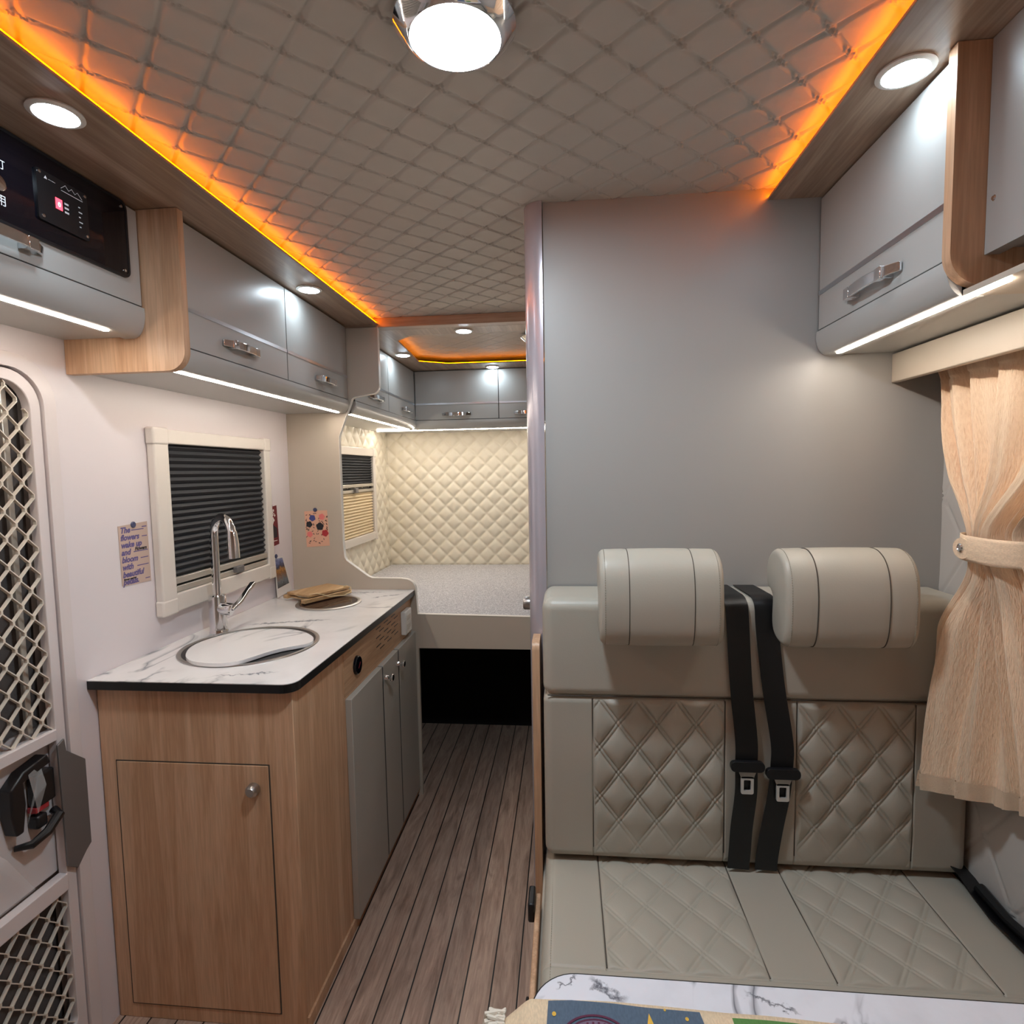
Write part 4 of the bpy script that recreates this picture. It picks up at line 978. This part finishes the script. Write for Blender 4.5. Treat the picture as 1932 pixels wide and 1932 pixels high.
k0 = nz-14; Ph = Pc[:, k0:, :].copy(); Ph[:, :, 0] -= .0028
tag(grid_mesh('hem', Ph, M['curtain'], ct, flip=True, uv=True), 'folded hem of the curtain')
def tie(z0_, z1_):
    b = MB(); R = []
    el = []
    for k in range(40):
        a = 2*PI*k/40; el.append((.812-.005+.050*math.cos(a), 1.117+.085*math.sin(a)))
    el = [(min(x, .862), y) for x, y in el]
    rows = 9
    V_ = [[b.bm.verts.new((x+(x-.807)*.05*math.sin(PI*r_/(rows-1))+.0012*math.sin(r_*2.6+k*.9)*(-1 if x < .8 else 1), y, z0_+(z1_-z0_)*r_/(rows-1))) for k, (x, y) in enumerate(el)] for r_ in range(rows)]
    for r_ in range(rows-1):
        for k in range(40): b.face([V_[r_][k], V_[r_][(k+1) % 40], V_[r_+1][(k+1) % 40], V_[r_+1][k]])
    return b.build('tieback', M['linen_tie'], ct, ang=80)
tb = tie(1.213, 1.262); tm = tb.modifiers.new('thickness', 'SOLIDIFY'); tm.thickness = .002
ORG[tb] = ORG[ct]
MB().prism([(x, z) for x, z in arc(1.150, 1.236, .024, .020, 0, 360, 24)[:-1]], 'x', .7565, .7605).build('tie_tab', M['linen_tie'], tb)
MB().lathe([(.0085, 0), (.0085, -.002), (.006, -.0035), (.0045, -.002), (.0005, -.002)], (.7565, 1.152, 1.237), 'x', 24).build('snap_button', M['chrome'], tb)

# ------------------------------------------------------------ TABLE WITH CLOTH
tt = thing('dinette_table', 'white marble patterned dinette table with thin dark edge', 'table', (.40, .40, 0))
tp = rrect(-.053, .02, .80, .737, (.01, .062, .05, .01), 10)
tp = [(x, y-.006*(x+.05)*0) for x, y in tp]
tpi = rrect(-.0513, .0217, .7983, .7353, (.0085, .0603, .0483, .0085), 10)
MB().prism(tpi, 'z', .6995, .7015).build('marble_top', M['marble_t'], tt, smooth=False)
MB().ring(tp, tpi, 'z', .6900, .7013).build('edge_trim', M['black'], tt)
MB().prism(tpi, 'z', .6745, .6994).build('edge_band', M['black'], tt)
MB().lathe([(.03, 0), (.03, .655)], (.40, .38, .019), n=24).build('leg', M['steel'], tt)
MB().lathe([(.14, 0), (.14, .006), (.04, .019)], (.40, .38, 0), n=32).build('foot', M['steel'], tt)
MB().lathe([(.08, 0), (.08, .008)], (.40, .38, .666), n=24).build('mount_plate', M['steel'], tt)
cl = thing('table_cloth', 'cream linen table runner with blue and green printed patches and cord tassels', 'table cloth', (.3, .60, .70))
def cloth_z(x, y):
    ed = -.053; z = .7022+.0011*math.sin(x*31+y*9)+.0008*math.sin(x*13-y*40)
    z = max(z, .7019)
    if x < ed: z -= (ed-x)*.55
    return z
top_edge = lambda x: .694+.003*math.sin(x*14+.6)-.022*max(0, (x-.25))-.006*(1 if x > 1 else 0)
xs = list(np.linspace(-.090, .70, 130)); rows = 28; P = []
for x in xs:
    ty = top_edge(x) - (.012*max(0, min(1, (-.060-x)/.030)))
    P.append([(x, ty-(ty-.30)*k/(rows-1), cloth_z(x, ty-(ty-.30)*k/(rows-1))) for k in range(rows)])
co = grid_mesh('cloth', np.array(P), M['linen'], cl, flip=True); sd = co.modifiers.new('thickness', 'SOLIDIFY'); sd.thickness = .0008; sd.offset = -1
def patch(nm, poly, mat, lift=.0008):
    """thin print following the cloth"""
    b = MB(); bmx = b.bm
    vs = [bmx.verts.new((x, y, 0)) for x, y in poly]; bmx.faces.new(vs)
    bmesh.ops.triangulate(bmx, faces=bmx.faces)
    for _ in range(3): bmesh.ops.subdivide_edges(bmx, edges=[e_ for e_ in bmx.edges if e_.calc_length() > .012], cuts=1, use_grid_fill=True)
    bmesh.ops.triangulate(bmx, faces=bmx.faces)
    for v_ in bmx.verts: v_.co.z = cloth_z(v_.co.x, v_.co.y)+lift
    return b.build(nm, mat, cl)
patch('blue_patch', [(-.030, .692), (.0, .695), (.05, .694), (.10, .692), (.164, .691), (.175, .62), (.18, .40), (-.033, .40), (-.033, .60)], M['l_blue'])
patch('green_patch', [(.203, .686), (.24, .685), (.30, .683), (.36, .680), (.36, .60), (.205, .60)], M['l_green'])
def ringpatch(nm, cx, cy_, r0, r1, mat, a0=0, a1=360, lift=.0014, sq=.8):
    b = MB(); n = 40; A = []
    for k in range(n+1):
        a = math.radians(a0+(a1-a0)*k/n)
        A.append([b.bm.verts.new((cx+r*math.cos(a), cy_+r*sq*math.sin(a), cloth_z(cx+r*math.cos(a), cy_+r*sq*math.sin(a))+lift)) for r in (r0, r1)])
    for k in range(n): b.face([A[k][0], A[k+1][0], A[k+1][1], A[k][1]])
    return b.build(nm, mat, cl)
ringpatch('emblem_disc', .030, .642, .001, .036, M['l_mauve'], lift=.0012)
ringpatch('emblem_ring', .030, .642, .034, .0365, M['l_plum'], lift=.0016); ringpatch('emblem_ring', .030, .642, .040, .0435, M['l_plum'], 10, 150, lift=.0016)
b = MB()
for k, x in enumerate(np.linspace(.006, .056, 8)):
    yt = .642+.8*math.sqrt(max(0, .031**2-(x-.030)**2)); b.box(x-.0013, .60, cloth_z(x, .65)+.0016, x+.0013, yt, cloth_z(x, .65)+.0018)
b.build('emblem_stripes', M['l_plum'], cl, smooth=False)
patch('yellow_star', [(.099, .684), (.103, .670), (.110, .658), (.104, .650), (.100, .640), (.099, .652), (.094, .664)], M['l_yellow'], .0014)
ringpatch('yellow_dot', -.022, .674, .0002, .0026, M['l_yellow'], sq=1.2); ringpatch('yellow_dot', .146, .680, .0002, .0022, M['l_yellow'], sq=1.2); ringpatch('yellow_dot', .120, .690, .0002, .0015, M['l_yellow'], sq=1.2)
b = MB()
rn = random.Random(8)
for k in range(8):
    y = .688-.010*k; z = cloth_z(-.090, y)
    for j in range(4):
        e1 = (-.104-.008*rn.random(), y+.012*(rn.random()-.5), z-.002+.008*rn.random())
        b.tube([(-.087, y+.002*j, z+.002), (-.095, y+.006*(rn.random()-.5), z+.004*rn.random()+.002), e1, (e1[0]-.004, e1[1]+.004*(rn.random()-.5), e1[2]-.018)], [.0022, .0030, .0032, .0022], 6)
b.build('tassels', M['fringe'], cl)
